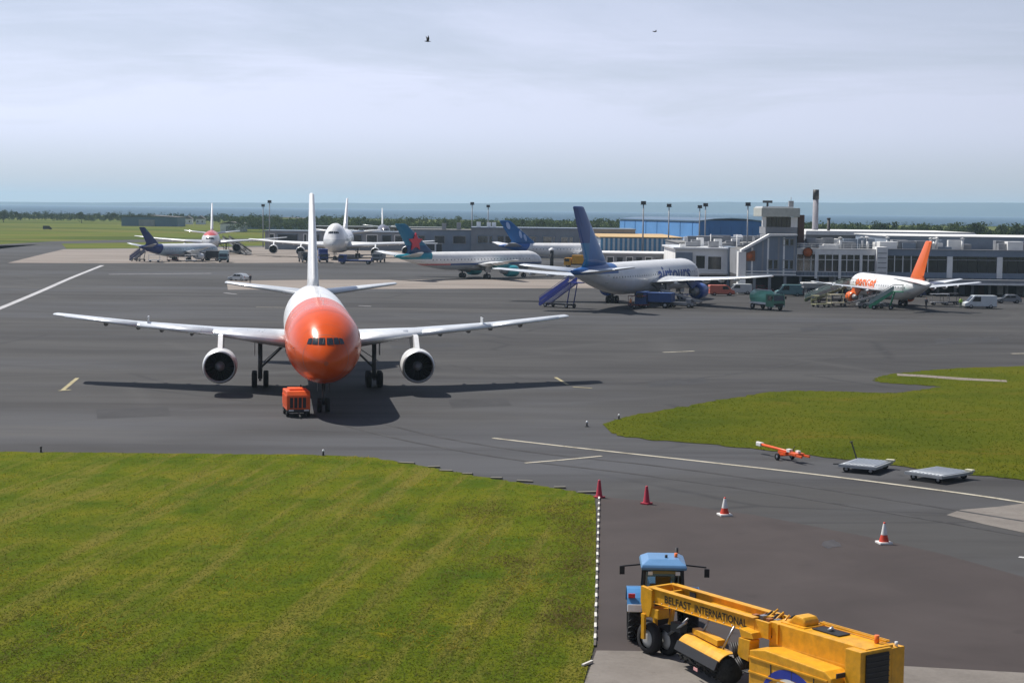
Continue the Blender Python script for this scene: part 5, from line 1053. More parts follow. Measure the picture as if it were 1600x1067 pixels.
for px, py, rz_, m, L_, H_, v_, lb in ((1290, 462, 4, mat('car_white', (0.6, 0.6, 0.6), 0.35, coat=0.4), 4.2, 1.5, False, 'white car under the terminal behind the front airstairs'), (1232, 463, 182, mat('van_teal', (0.1, 0.2, 0.22), 0.4), 4.8, 2.1, True, 'dark teal van under the corner block beside the dark car'),
        (1190, 458, 3, mat('car_maroon', (0.2, 0.03, 0.04), 0.35, coat=0.4), 4.2, 1.5, False, 'maroon car behind the green tanker'), (1575, 474, 178, mat('car_grey', (0.2, 0.21, 0.23), 0.35, coat=0.4), 4.3, 1.5, False, 'grey car under the canopy at the right edge'), (1424, 464, 5, mat('van_navy', (0.03, 0.04, 0.1), 0.4), 4.8, 2.0, True, 'navy van under the canopy behind the orange tail')):
    van(lb, 'van' if v_ else 'car', at(px, py), R(rz_), m, L_, 1.85, H_, v_)
# stand by the teal and left hand jets
truck('yellow truck parked behind the tall dark blue tail', at(904, 418), R(170), YELLOW, YELLOW, 7.5, 2.5, 'box', 3.2)
p = at(862, 416); lp = thing('lamp_post', 'white topped dark post at the nose of the star tailed jet', 'post', (p.x, p.y, 0)); MB().tube((0, 0, 0), (0, 0, 4.2), 0.5, 10).build('post', DARK, lp); MB().lathe([(4.2, 0.9), (4.6, 0.85), (5.0, 0.02)], 14, 'Z').build('cap', WHITE, lp)
TANB = mat('container_tan', (0.5, 0.43, 0.3), 0.7, dirt=0.2)
for i, (a, b, m) in enumerate(((683, 696, DARK), (699, 722, TANB), (724, 736, GREYM), (740, 758, TANB), (764, 778, PALE))):
    D = 470 + 3 * i; lb = ('dark cargo container left of the tan ones before the pier', 'long tan cargo container before the pier', 'grey cargo container between two tan ones', 'shorter tan cargo container before the pier', 'pale cargo container left of the mid blue tail')[i]
    t = thing('cargo_container', lb, 'container', (xpx((a + b) / 2, D), D, 0.03), 0, 'cargo containers before the pier'); wd = xpx(b, D) - xpx(a, D)
    MB().box((0, 0, 1.3), (wd, 2.3, 2.4)).build('box', m, t, 0.04)
    for k in range(4): MB().box((-wd / 2 + wd * (k + 0.5) / 4, -1.19, 1.3), (0.12, 0.08, 2.2)).build('rib', m, t)
    MB().box((0, 0, 0.06), (wd * 0.98, 2.2, 0.12)).build('base', DARK, t)
br = thing('jet_bridge', 'white framed loading bridge beside the red star tail', 'jet bridge'); D = 480
bbox(br, 'tunnel', DARK, xpx(655, D), xpx(680, D), D, D + 3, 3.4, 5.2); bbox(br, 'roof', WHITE, xpx(652, D), xpx(683, D), D - 0.2, D + 3.2, 5.2, 5.5); bbox(br, 'leg', WHITE, xpx(679, D), xpx(681, D), D - 0.1, D + 0.4, 0, 5.2); bbox(br, 'floor', WHITE, xpx(655, D), xpx(680, D), D - 0.1, D + 3, 3.2, 3.4); bbox(br, 'cabin', DARK, xpx(682, D), xpx(690, D), D, D + 3, 0.3, 5.3)
truck('dark blue service truck below the jumbo jet nose', at(505, 410), R(-80), mat('truck_navy', (0.02, 0.05, 0.2), 0.5), mat('truck_navy', (0.02, 0.05, 0.2)), 6.5, 2.4, 'box', 3.6)
truck('navy flat truck right of the jumbo jet nose', at(556, 413), R(175), mat('truck_navy', (0.02, 0.05, 0.2)), mat('truck_navy', (0.02, 0.05, 0.2)), 9.0, 2.4, 'flat')
truck('grey service truck under the jumbo jet right inner engine', at(592, 410), R(-100), GREYM, GREYM, 6.5, 2.4, 'box', 3.2); truck('dark service truck under the jumbo jet left inner engine', at(476, 410), R(-70), DARK, DARK, 6.0, 2.4, 'box', 2.8)
truck('pale service truck right of the small grey jet', at(350, 410), R(-85), mat('truck_pale', (0.42, 0.48, 0.5), 0.5), mat('truck_teal', (0.15, 0.25, 0.28), 0.5), 6.0, 2.4, 'box', 3.2); truck('dark service truck at the nose of the small grey jet', at(331, 408), R(160), DARK, GREYM, 6.5, 2.4, 'box', 2.8)
airstairs('dark blue airstairs at the tail of the small grey jet', at(206, 408), loc(small, (25.3, -1.6, 0)), 2.8, mat('stairs_navy', (0.012, 0.02, 0.1), 0.5), None, 1.7)
airstairs('dark grey airstairs right of the head-on red topped jet', at(388, 399), at(352, 393), 4.4, GREYM, DARK, 2.0)
cart('white baggage cart under the small grey jet tail', at(241, 409.5), R(5), WHITE, None, 'baggage carts'); cart('white baggage cart right under the belly of the small grey jet', at(298, 409.5), R(2), WHITE, None, 'baggage carts'); cart('maroon baggage cart under the wing of the small grey jet', at(270, 409), R(4), mat('cart_maroon', (0.16, 0.03, 0.04)), None, 'baggage carts')
van('dark van far off on the left grass', 'van', at(74, 359), R(20), DARK, 5.0, 2.0, 2.2)

# ------------------------------------------------------------------ people
def person(label, p, rz, top, legs, h=1.75):
    t = thing('person', label, 'person', (p.x, p.y, 0.03), rz); k = h / 1.75
    J_ = [((0, 0, 0.95), 0.15), ((0, 0, 1.18), 0.14), ((0, 0, 1.40), 0.16), ((0, 0, 1.50), 0.065), ((0.02, 0, 1.60), 0.085), ((0.02, 0, 1.68), 0.09), ((0.01, 0, 1.74), 0.06)]
    E_ = [(0, 1), (1, 2), (2, 3), (3, 4), (4, 5), (5, 6)]
    for s in (-1, 1):
        o = len(J_); J_ += [((0, s * 0.20, 1.40), 0.07), ((0.02, s * 0.26, 1.13), 0.05), ((0.10, s * 0.26, 0.90), 0.038), ((0.13, s * 0.26, 0.80), 0.04)]; E_ += [(2, o), (o, o + 1), (o + 1, o + 2), (o + 2, o + 3)]
        o = len(J_); J_ += [((0, s * 0.10, 0.88), 0.10), ((0.03 * s, s * 0.11, 0.48), 0.07), ((0.05 * s - 0.02, s * 0.12, 0.08), 0.05), ((0.05 * s + 0.16, s * 0.13, 0.04), 0.04)]; E_ += [(0, o), (o, o + 1), (o + 1, o + 2), (o + 2, o + 3)]
    me = bpy.data.meshes.new('body'); me.from_pydata([tuple(c * k for c in j[0]) for j in J_], E_, []); o = bpy.data.objects.new('body', me); col.objects.link(o); o.parent = t
    md = o.modifiers.new('skin', 'SKIN'); md.use_smooth_shade = True; o.modifiers.new('sub', 'SUBSURF').levels = 1; o.modifiers['sub'].render_levels = 1
    for i, v in enumerate(me.skin_vertices[0].data): v.radius = (J_[i][1] * k, J_[i][1] * k); v.use_root = i == 0
    m = bpy.data.materials.new('clothes'); m.use_nodes = True; nt_ = m.node_tree; g = nd(nt_, 'ShaderNodeTexCoord'); sp = nd(nt_, 'ShaderNodeSeparateXYZ'); nt_.links.new(g.outputs['Object'], sp.inputs[0])
    cr = nd(nt_, 'ShaderNodeValToRGB'); cr.color_ramp.interpolation = 'CONSTANT'; e = cr.color_ramp.elements; e[0].color = (0.02, 0.02, 0.02, 1); e[1].position = 0.05; e[1].color = (*legs, 1)
    for ps, c in ((0.48, top), (0.745, (0.5, 0.3, 0.22)), (0.845, (0.03, 0.02, 0.015))): q = e.new(ps); q.color = (*c, 1)
    mr = nd(nt_, 'ShaderNodeMath', operation='DIVIDE'); mr.inputs[1].default_value = 2.0; nt_.links.new(sp.outputs['Z'], mr.inputs[0]); nt_.links.new(mr.outputs[0], cr.inputs[0]); nt_.links.new(cr.outputs[0], nt_.nodes['Principled BSDF'].inputs['Base Color'])
    me.materials.append(m); return t
person('person in dark clothes standing beside the silver car', at(391, 443), R(-100), (0.03, 0.03, 0.04), (0.03, 0.03, 0.04))
person('person in green high visibility vest beside the white van', at(1501, 482), R(-120), (0.35, 0.6, 0.08), (0.04, 0.1, 0.06))
person('person in dark jacket near the rear of the orange tailed jet', at(1447, 482), R(40), (0.04, 0.05, 0.08), (0.03, 0.03, 0.04))
person('person in orange vest near the dark blue airstairs wheels', at(985, 483), R(200), (0.7, 0.2, 0.03), (0.03, 0.03, 0.06))

# ------------------------------------------------------------------ foreground: cones, tow bar, dollies
CONEW = mat('cone_white', (0.75, 0.74, 0.72), 0.6, dirt=0.2); CONER = mat('cone_red', (0.62, 0.05, 0.02), 0.6, dirt=0.2); CONEM = mat('cone_maroon', (0.42, 0.02, 0.05), 0.65, dirt=0.2)
def cone(label, px, py, h, kind):
    p = at(px, py); t = thing('traffic_cone', label, 'traffic cone', (p.x, p.y, 0.03), rnd.random(), 'traffic cones across the access road'); k = h
    if kind == 'tall':
        MB().box((0, 0, 0.04), (0.46, 0.46, 0.08)).build('base', CONEM, t, 0.01); MB().lathe([(0.08, 0.2), (0.14, 0.17), (k * 0.95, 0.07), (k, 0.05), (k, 0.001)], 20, 'Z').build('shaft', CONEM, t)
    else:
        MB().box((0, 0, 0.05), (0.62, 0.62, 0.1)).build('base', CONEW if kind == 'w' else CONER, t, 0.02)
        MB().lathe([(0.1, 0.235), (k * 0.42, 0.145)], 20, 'Z').build('lower_cone', CONER, t); MB().lathe([(k * 0.42, 0.149), (k * 0.93, 0.06), (k * 0.94, 0.055)], 20, 'Z').build('white_sleeve', CONEW, t); MB().lathe([(k * 0.93, 0.058), (k, 0.045), (k, 0.001)], 16, 'Z').build('tip', CONER, t)
cone('tall slim maroon cone at the corner of the lawn', 936, 778, 0.95, 'tall'); cone('red cone second from the lawn corner', 1010, 788, 0.95, 'tall'); cone('red cone with white sleeve in the middle of the road', 1132, 806, 0.92, 'w'); cone('red and white cone nearest the camera, right of the oil stain', 1381, 850, 1.0, 'w')
def edge_light(label, px, py, m):
    p = at(px, py); t = thing('edge_light', label, 'edge light', (p.x, p.y, 0.03), 0, 'apron edge lights'); MB().tube((0, 0, 0), (0, 0, 0.3), 0.06).tube((0, 0, 0), (0, 0, 0.05), 0.14, 12).build('stem', DARK, t); MB().lathe([(0.28, 0.07), (0.34, 0.08), (0.40, 0.05), (0.41, 0.001)], 14, 'Z').build('lens', m, t)
for px, py, m, lb in ((64, 708, DARK, 'dark edge light at the far left lawn edge'), (505, 713, WHITE, 'white edge light at the lawn edge below the freighter'), (917, 667, WHITE, 'white edge light on the tarmac off the grass island tip'), (967, 656, WHITE, 'white edge light on the grass island tip')): edge_light(lb, px, py, m)

# tow bar: orange, lying beside the grass island
a, b = at(1187, 696, 0.55), at(1256, 714, 0.45); d = (b - a); rz = math.atan2(d.y, d.x); TL = d.length
tb = thing('tow_bar', 'orange aircraft tow bar on small wheels lying beside the grass island', 'tow bar', (a.x, a.y, 0.03), rz)
MB().tube((0.2, 0, 0.62), (TL - 0.6, 0, 0.52), 0.085, 12).build('tube', ORANGE, tb); MB().box((0.05, 0, 0.62), (0.45, 0.3, 0.22)).tube((-0.2, 0, 0.5), (-0.2, 0, 0.75), 0.12).build('tow_eye', CONEW, tb, 0.02)
MB().box((TL - 0.75, 0, 0.5), (0.7, 0.7, 0.16)).box((TL - 0.2, 0.28, 0.45), (0.8, 0.1, 0.14)).box((TL - 0.2, -0.28, 0.45), (0.8, 0.1, 0.14)).build('head', ORANGE, tb, 0.02)
MB().box((TL - 1.5, 0, 0.62), (0.35, 0.24, 0.2)).box((TL - 0.6, 0, 0.66), (0.3, 0.2, 0.16)).build('shear_block', CONEW, tb, 0.02)
MB().bar((TL * 0.58, -0.5, 0.28), (TL * 0.58, 0.5, 0.28), 0.1, 0.1).bar((TL * 0.58, 0, 0.28), (TL * 0.5, 0, 0.55), 0.08, 0.1).box((TL * 0.56, 0, 0.4), (0.8, 0.36, 0.22)).build('undercarriage', ORANGE, tb); add_wheels(tb, [(TL * 0.58, -0.55, 0.22), (TL * 0.58, 0.55, 0.22)], 0.22, 0.16)
MB().tube((TL * 0.75, 0, 0.55), (TL * 0.78, 0.05, 0.95), 0.025).build('pump_handle', DARK, tb)

# pallet dollies
def dolly(label, corners, handle):
    """corners in the photograph of the deck at 0.55 m: left, back, right, front"""
    l, bk, r_, fr = [at(*c, 0.55) for c in corners]; c = (l + bk + r_ + fr) / 4; u = ((fr - l) + (r_ - bk)).normalized(); v = Vector((-u.y, u.x, 0)); A = ((fr - l).length + (r_ - bk).length) / 2; B_ = ((bk - l).length + (r_ - fr).length) / 2
    A = min(A, 3.4); B_ = min(B_, 3.2)
    t = thing('pallet_dolly', label, 'dolly', (c.x, c.y, 0.03), math.atan2(u.y, u.x), 'pallet dollies by the grass')
    fm = mat('dolly_steel', (0.36, 0.38, 0.40), 0.5, metal=0.4, dirt=0.3)
    for s in (-1, 1): MB().box((0, s * (B_ / 2 - 0.06), 0.46), (A, 0.12, 0.2)).build('side_rail', fm, t)
    for s in (-1, 1): MB().box((s * (A / 2 - 0.06), 0, 0.45), (0.12, B_ - 0.24, 0.18)).build('end_rail', fm, t)
    n = 9; r0 = None
    for i in range(n):
        x = -A / 2 + 0.25 + (A - 0.5) * i / (n - 1)
        if r0 is None: r0 = o = MB().tube((0, -B_ / 2 + 0.14, 0), (0, B_ / 2 - 0.14, 0), 0.1, 10).build('roller', mat('roller_steel', (0.5, 0.53, 0.56), 0.4, metal=0.6), t)
        else: o = inst(r0, t)
        o.location = (x, 0, 0.5)
    MB().box((0, 0, 0.36), (A - 0.3, 0.9, 0.12)).build('turntable', mat('dolly_pan', (0.33, 0.35, 0.37), 0.6, metal=0.3), t); MB().box((0, B_ * 0.1, 0.44), (A * 0.9, B_ * 0.55, 0.04)).build('deck_plate', fm, t)
    MB().bar((-A / 2, 0, 0.35), (-A / 2 - 0.9, 0, 0.25), 0.08, 0.08).build('drawbar', DARK, t)
    MB().box((A / 2 - 0.1, B_ / 2 - 0.2, 0.62), (0.5, 0.3, 0.16)).build('stop', mat('stop_cream', (0.6, 0.58, 0.42), 0.6), t, 0.02)
    t.scale = (1, 1, 0.82)
    if handle: MB().bar((-A / 2 + 0.05, B_ / 2 - 0.2, 0.5), (-A / 2 - 0.35, B_ / 2 - 0.1, 1.75), 0.06, 0.06).bar((-A / 2 - 0.35, B_ / 2 - 0.35, 1.72), (-A / 2 - 0.35, B_ / 2 + 0.15, 1.72), 0.06, 0.06).build('raised_handle', DARK, t)
    add_wheels(t, [(x, y, 0.2) for x in (-A * 0.33, A * 0.33) for y in (-B_ * 0.4, B_ * 0.4)], 0.2, 0.16, n=14)
dolly('flat steel pallet dolly with raised handle by the grass island', ((1300, 724), (1350, 713), (1404, 716), (1358, 731)), True); dolly('flat steel pallet dolly further right without handle by the grass island', ((1412, 737), (1464, 724), (1522, 732), (1470, 745)), False)

# ------------------------------------------------------------------ tractor
TB = mat('tractor_blue', (0.06, 0.22, 0.48), 0.35, coat=0.3, dirt=0.15); TBL = mat('tractor_roof_blue', (0.10, 0.24, 0.45), 0.4, coat=0.3, dirt=0.1)
p = at(1034, 1000); tr = thing('tractor', 'light blue tractor with black mirrors towing the yellow sweeper', 'tractor', (p.x, p.y, 0.03), R(88))
def lug_wheel(parent, x, y, r_, wd):
    w_ = wheel_mesh(r_ - 0.05, wd, 28).build('wheel', RUBBER, parent); w_.location = (x, y, r_)
    mb = MB()
    for i in range(22):
        for s in (-1, 1):
            a = 2 * math.pi * (i + (0.5 if s > 0 else 0)) / 22; rot = Matrix.Rotation(a, 3, 'Y') @ Matrix.Rotation(s * 0.6, 3, 'Z')
            c = Matrix.Rotation(a, 3, 'Y') @ Vector((0, s * wd * 0.24, r_ - 0.035)); mb.box(c, (0.07, wd * 0.5, 0.07), rot)
    mb.build('tread', RUBBER, w_); hub_mesh(r_, wd * 0.8, 18).build('rim', mat('rim_grey', (0.5, 0.51, 0.5), 0.5, dirt=0.3), w_)
for s in (-1, 1): lug_wheel(tr, 0, s * 0.98, 0.88, 0.52); lug_wheel(tr, 2.65, s * 0.92, 0.62, 0.42)
MB().prism([(-0.35, 0.55), (3.0, 0.55), (3.0, 0.8), (-0.35, 1.0)], -0.3, 0.3).build('chassis', DARK, tr); MB().prism([(1.15, 0.95), (3.15, 0.85), (3.25, 1.35), (3.05, 1.62), (1.15, 1.78)], -0.42, 0.42).build('bonnet', TB, tr, 0.06)
for s in (-1, 1):
    y0, y1 = s * 0.72, s * 1.28
    arc = [(1.02 * math.cos(a), 0.88 + 1.02 * math.sin(a)) for a in (R(20 + 14 * i) for i in range(11))] ; inn = [(x * 0.95, 0.88 + (z - 0.88) * 0.95) for x, z in arc[::-1]]
    MB().prism(arc + inn, min(y0, y1), max(y0, y1)).build('mudguard', TB, tr); MB().box((-0.93, s * 1.02, 1.32), (0.1, 0.5, 0.26), Matrix.Rotation(0.35, 3, 'Y')).build('mudguard_flap', CONEW, tr, 0.02)
    MB().box((-0.72, s * 1.12, 1.72), (0.08, 0.24, 0.14)).build('tail_light', TAIL, tr)
cab = MB()
for x, y, xt_, yt in ((-0.55, 0.72, -0.42, 0.66), (1.15, 0.70, 0.95, 0.64), (0.35, 0.76, 0.35, 0.68)):
    for s in (-1, 1): cab.bar((x, s * y, 1.25), (xt_, s * yt, 2.62), 0.09, 0.09, (1, 0, 0))
cab.box((0.3, 0, 1.22), (1.8, 1.5, 0.12)).bar((-0.43, -0.66, 2.58), (-0.43, 0.66, 2.58), 0.1, 0.1).bar((-0.56, -0.72, 1.32), (-0.56, 0.72, 1.32), 0.1, 0.1)
cab = cab.build('cab_frame', BLACK, tr)
MB().add([(-0.57, -0.66, 1.38), (-0.57, 0.66, 1.38), (-0.45, 0.6, 2.52), (-0.45, -0.6, 2.52)], [(0, 1, 2, 3)]).build('rear_window', GLASS, cab)
for s in (-1, 1): MB().add([(-0.5, s * 0.735, 1.35), (1.1, s * 0.73, 1.35), (0.93, s * 0.665, 2.54), (-0.4, s * 0.665, 2.54)], [(0, 1, 2, 3)]).build('side_window', GLASS, cab)
MB().add([(1.17, -0.64, 1.4), (1.17, 0.64, 1.4), (0.98, 0.58, 2.52), (0.98, -0.58, 2.52)], [(0, 1, 2, 3)]).build('windscreen', GLASS, cab)
MB().loft([[Vector((0.27 + x * a, y * b, z)) for x, y in ((-0.95, -0.78), (0.95, -0.78), (0.95, 0.78), (-0.95, 0.78))] for a, b, z in ((0.98, 1.0, 2.62), (1.02, 1.04, 2.70), (0.96, 0.98, 2.80), (0.62, 0.68, 2.95))], smooth=False).build('cab_roof', TBL, tr, 0.03)
MB().box((-0.60, 0, 2.55), (0.08, 0.9, 0.1)).build('rear_plate', mat('plate_dull', (0.2, 0.16, 0.05), 0.6), tr)
for s in (-1, 1): MB().box((-0.64, s * 0.48, 2.52), (0.1, 0.16, 0.12)).build('work_lamp', LAMP, tr)
MB().prism([(-0.1, 1.3), (0.4, 1.3), (0.42, 1.62), (0.0, 1.66), (-0.02, 2.3), (-0.16, 2.32), (-0.2, 1.5)], -0.27, 0.27).build('seat', mat('seat_brown', (0.10, 0.05, 0.03), 0.8), tr, 0.04); MB().tube((0.75, 0, 1.3), (0.62, 0, 1.85), 0.03).lathe([(-0.02, 0.18), (0.02, 0.18), (0.02, 0.21), (-0.02, 0.21)], 18, 'X', (0.6, 0, 1.87), True).build('steering_wheel', BLACK, tr)
for s, yy, zz in ((1, 1.42, 2.42), (-1, 1.55, 2.36)): MB().bar((0.5, s * 0.7, 2.6), (0.3, s * yy, 2.56), 0.05, 0.05).box((0.28, s * (yy + 0.02), zz), (0.07, 0.18, 0.30)).build('mirror', BLACK, tr)
MB().tube((0.1, -0.45, 2.85), (0.1, -0.45, 3.1), 0.06).build('beacon', AMBER, tr); MB().tube((1.35, -0.55, 1.6), (1.35, -0.55, 3.05), 0.06).build('exhaust_stack', BLACK, tr); MB().tube((0, -0.1, 2.92), (0, -0.1, 3.05), 0.05).build('antenna_base', DARK, tr)
MB().bar((-0.4, -0.3, 0.65), (-1.1, -0.3, 0.5), 0.08, 0.1).bar((-0.4, 0.3, 0.65), (-1.1, 0.3, 0.5), 0.08, 0.1).bar((-0.3, 0, 0.5), (-1.5, 0, 0.62), 0.12, 0.1).build('hitch', DARK, tr)

# ------------------------------------------------------------------ towed runway sweeper; local x runs from the hitch to the rear, -y is the side towards the camera
a, b = at(1034, 913, 2.35), at(1383, 1014, 2.35); d = b - a; SL = d.length; sw_rz = math.atan2(d.y, d.x)
sw = thing('runway_sweeper', 'long yellow towed runway sweeper with brush and lettered beam', 'sweeper', (a.x, a.y, 0.03), sw_rz)
k = SL / 10.0
def X(v): return v * k
yb = (-0.62, 0.35)
for i, y in enumerate(yb):
    bm_ = MB().box((X(2.75), y, 2.10), (X(5.0), 0.14, 0.46)).box((X(2.75), y, 2.345), (X(5.0), 0.26, 0.03)).box((X(2.75), y, 1.86), (X(5.0), 0.26, 0.03)).build('beam', YELLOW, sw, 0.008)
    if i == 0: beam0 = bm_
for word, xa_, ln in (('BELFAST', 0.95, 1.32), ('INTERNATIONAL', 2.45, 2.45)):
    me = textmesh(word, 0.36, 0.0, 0.006); me.materials.append(BLACK); bx = [v.co.x for v in me.vertices]; lt = bpy.data.objects.new('lettering', me); col.objects.link(lt); lt.parent = beam0
    sx = X(ln) / (max(bx) - min(bx)); lt.matrix_local = Matrix.Translation((X(xa_), yb[0] - 0.078, 1.975)) @ Matrix.Rotation(R(90), 4, 'X') @ Matrix.Diagonal((sx, 0.95, 1, 1))
MB().prism([(X(2.3), yb[0] + 0.08), (X(4.6), yb[0] + 0.08), (X(4.6), yb[1] - 0.08), (X(2.3), yb[1] - 0.08)], 2.10, 2.14, 'Z').build('deck_plate', YELLOW, sw)
MB().box((X(0.12), (yb[0] + yb[1]) / 2, 2.10), (0.16, 0.97 + 0.26, 0.5)).build('front_cross_beam', YELLOW, sw, 0.03); MB().box((X(0.75), (yb[0] + yb[1]) / 2, 2.06), (0.1, 0.8, 0.4)).build('cross_member', YELLOW, sw)
MB().box((X(1.3), yb[1] - 0.09, 2.12), (0.3, 0.04, 0.3)).build('access_slot', DARK, sw)
# caster column
MB().prism([(X(-0.15), 2.35), (X(0.42), 2.3), (X(0.42), 1.75), (X(0.30), 1.35), (X(-0.02), 1.35), (X(-0.15), 1.8)], -0.80, -0.66).build('column_plate', YELLOW, sw, 0.01); MB().box((X(0.45), -0.5, 1.5), (0.55, 0.5, 0.34)).build('column_foot', YELLOW, sw, 0.03)
MB().bar((X(0.05), -0.82, 1.4), (X(0.05), -0.82, 0.55), 0.09, 0.16).bar((X(0.05), -0.30, 1.4), (X(0.05), -0.30, 0.55), 0.09, 0.16).box((X(0.05), -0.56, 1.36), (0.2, 0.6, 0.12)).build('caster_fork', YELLOW, sw)
add_wheels(sw, [(X(0.08), -0.56, 0.55), (X(0.5), -0.1, 0.52)], 0.54, 0.36, mat('rim_grey', (0.5, 0.51, 0.5)), 26)
MB().tube((X(0.5), -0.1, 0.55), (X(0.55), 0.1, 1.9), 0.09).build('caster_leg', YELLOW, sw)
MB().tube((X(0.8), -0.35, 0.8), (X(1.8), -0.45, 1.45), 0.05).tube((X(1.0), -0.2, 1.0), (X(1.6), -0.2, 1.5), 0.035).build('hydraulic_ram', STEEL, sw); MB().box((X(1.25), -0.3, 1.15), (0.5, 0.3, 0.3)).build('bracket', DARK, sw)
# brush drum under an arched yellow hood, set askew under the beams
br_ = bpy.data.objects.new('brush_unit', None); col.objects.link(br_); br_.parent = sw; br_.location = (X(3.3), -0.75, 0.55); br_.rotation_euler = (0, 0, R(-14)); BLn = X(2.9)
BR = mat('brush_bristle', (0.035, 0.035, 0.032), 0.95, var=0.5, scale=9); mb = MB()
rb = random.Random(3)
for i in range(520):
    x = rb.uniform(-BLn / 2, BLn / 2); a_ = rb.uniform(0, 6.283); r0, r1 = 0.3, rb.uniform(0.42, 0.50); c, s = math.cos(a_), math.sin(a_); c2, s2 = math.cos(a_ + 0.12), math.sin(a_ + 0.12)
    mb.add([(x, r0 * c, r0 * s), (x + 0.05, r0 * c2, r0 * s2), (x + rb.uniform(-0.05, 0.1), r1 * c2, r1 * s2), (x - 0.03, r1 * c, r1 * s)], [(0, 1, 2, 3)])
mb.lathe([(-BLn / 2, 0.02), (-BLn / 2, 0.42), (BLn / 2, 0.42), (BLn / 2, 0.02)], 24, 'X'); mb.build('brush', BR, br_)
arc = [(0.56 * math.cos(R(a_)), 0.56 * math.sin(R(a_)) + 0.02) for a_ in range(55, 146, 10)]; inn = [(y * 0.95, z * 0.95) for y, z in arc[::-1]]
MB().prism(arc + inn, -BLn / 2 + 0.1, BLn / 2, 'X').build('hood', YELLOW, br_)
MB().prism([(-0.50, 0.36), (-0.44, 0.36), (-0.58, 0.08), (-0.62, 0.08)], -BLn / 2 + 0.1, BLn / 2, 'X').build('rubber_skirt', BLACK, br_); MB().box((-0.2, 0.05, 0.72), (BLn * 0.6, 0.3, 0.2)).build('hood_box', YELLOW, br_, 0.02)
for x in (-0.7, 0.9): MB().tube((x, 0, 0.6), (x + 0.2, 0.3, 1.35), 0.04).build('lift_chain', STEEL, br_)
MB().box((BLn * 0.1, -0.66, -0.18), (0.28, 0.02, 0.1)).build('reflector', mat('reflector_pink', (0.7, 0.35, 0.35), 0.4), br_)
# mid bracket and hoses
MB().prism([(X(4.95), 2.0), (X(5.5), 1.95), (X(5.6), 1.78), (X(5.05), 1.72)], -1.05, -0.66).build('bracket_lid', YELLOW, sw, 0.01); MB().prism([(X(5.0), 1.72), (X(5.5), 1.72), (X(5.45), 1.05), (X(4.95), 1.1)], -1.1, -0.68).build('bracket_plate', YELLOW, sw, 0.01)
hz = MB()
for i in range(7):
    y = -1.15 + 0.07 * i; pts = [Vector((X(4.7) + 0.03 * i, y, 1.5)), Vector((X(5.0), y - 0.08, 1.05 + 0.03 * i)), Vector((X(5.35), y - 0.1, 0.75)), Vector((X(5.75), y, 0.7 + 0.04 * i))]
    for p0, p1 in zip(pts, pts[1:]): hz.tube(p0, p1, 0.035, 6)
hz.build('hoses', BLACK, sw)
# air-blast engine housing
MB().box((X(7.75), 0.05, 2.0), (X(4.0), 1.15, 0.66)).build('spine_box', YELLOW, sw, 0.02); MB().box((X(5.5), -0.62, 2.05), (X(0.75), 0.12, 0.52)).build('spine_side', YELLOW, sw, 0.01); MB().box((X(5.5), 0.52, 2.05), (X(0.75), 0.12, 0.52)).build('spine_side', YELLOW, sw, 0.01); MB().box((X(5.5), -0.05, 1.85), (X(0.75), 1.0, 0.06)).build('spine_floor', DARK, sw)
for i in range(9):
    x = X(4.75) + 0.13 * i; MB().tube((x, -0.45 + 0.1 * (i % 3), 2.0), (x + 0.25, 0.1 + 0.12 * (i % 4), 2.36 + 0.07 * (i % 3)), 0.035, 6).build('hydraulic_pipe', (mat('pipe_rust', (0.28, 0.10, 0.03), 0.6), DARK, YELLOW)[i % 3], sw)
for i in range(5): MB().box((X(4.9) + 0.22 * i, -0.3 + 0.14 * (i % 3), 2.24), (0.18, 0.2, 0.22)).build('valve_block', (mat('pipe_rust', (0.28, 0.10, 0.03)), STEEL, YELLOW)[i % 3], sw, 0.01)
for i in range(12):
    for y in (yb[0] - 0.075,): MB().lathe([(0.0, 0.022), (-0.02, 0.018), (-0.02, 0.001)], 8, 'Y', (X(0.45) + X(0.38) * i, y, 1.90)).build('bolt', STEEL, beam0)
MB().box((X(6.15), -0.55, 2.0), (0.06, 0.06, 0.62)).build('spine_rib', YELLOW, sw)
MB().prism([(X(5.75), 0.45), (X(9.2), 0.45), (X(9.2), 1.42), (X(8.9), 1.58), (X(6.4), 1.66), (X(5.75), 1.52)], -1.35, -0.535).build('side_housing', YELLOW, sw, 0.03); MB().prism([(X(5.75), 0.45), (X(9.6), 0.45), (X(9.6), 1.68), (X(5.75), 1.68)], -0.53, 1.15).build('engine_housing', YELLOW, sw, 0.02)
for z in (0.85, 1.32): MB().box((X(7.4), -1.36, z), (X(3.3), 0.05, 0.05)).build('housing_rail', YELLOW, sw)
for x in (X(6.7), X(7.6), X(8.5)): MB().box((x, -1.355, 1.08), (0.03, 0.03, 0.4)).build('panel_seam', DARK, sw)
MB().prism([(X(6.15), 2.335), (X(6.95), 2.335), (X(6.95), 2.5), (X(6.85), 2.62), (X(6.5), 2.64)], -0.2, 0.42).build('air_intake', YELLOW, sw, 0.06); MB().box((X(6.55), 0.11, 2.345), (X(1.0), 0.9, 0.03)).build('intake_base', YELLOW, sw)
MB().box((X(7.75), 0.1, 2.36), (X(1.1), 0.5, 0.03)).build('roof_opening', BLACK, sw); MB().tube((X(7.7), 0.05, 2.37), (X(7.8), 0.15, 2.47), 0.07).build('filler_cap', STEEL, sw)
for y in (0.5, 0.62): MB().bar((X(6.9), y, 2.40), (X(9.6), y, 2.40), 0.05, 0.06).build('roof_rail', YELLOW, sw)
MB().box((X(9.55), -0.2, 1.55), (X(0.62), 1.3, 1.5)).build('radiator_box', YELLOW, sw, 0.02); MB().box((X(9.88), -0.18, 1.62), (0.05, 0.95, 1.15)).build('radiator_grille', BLACK, sw)
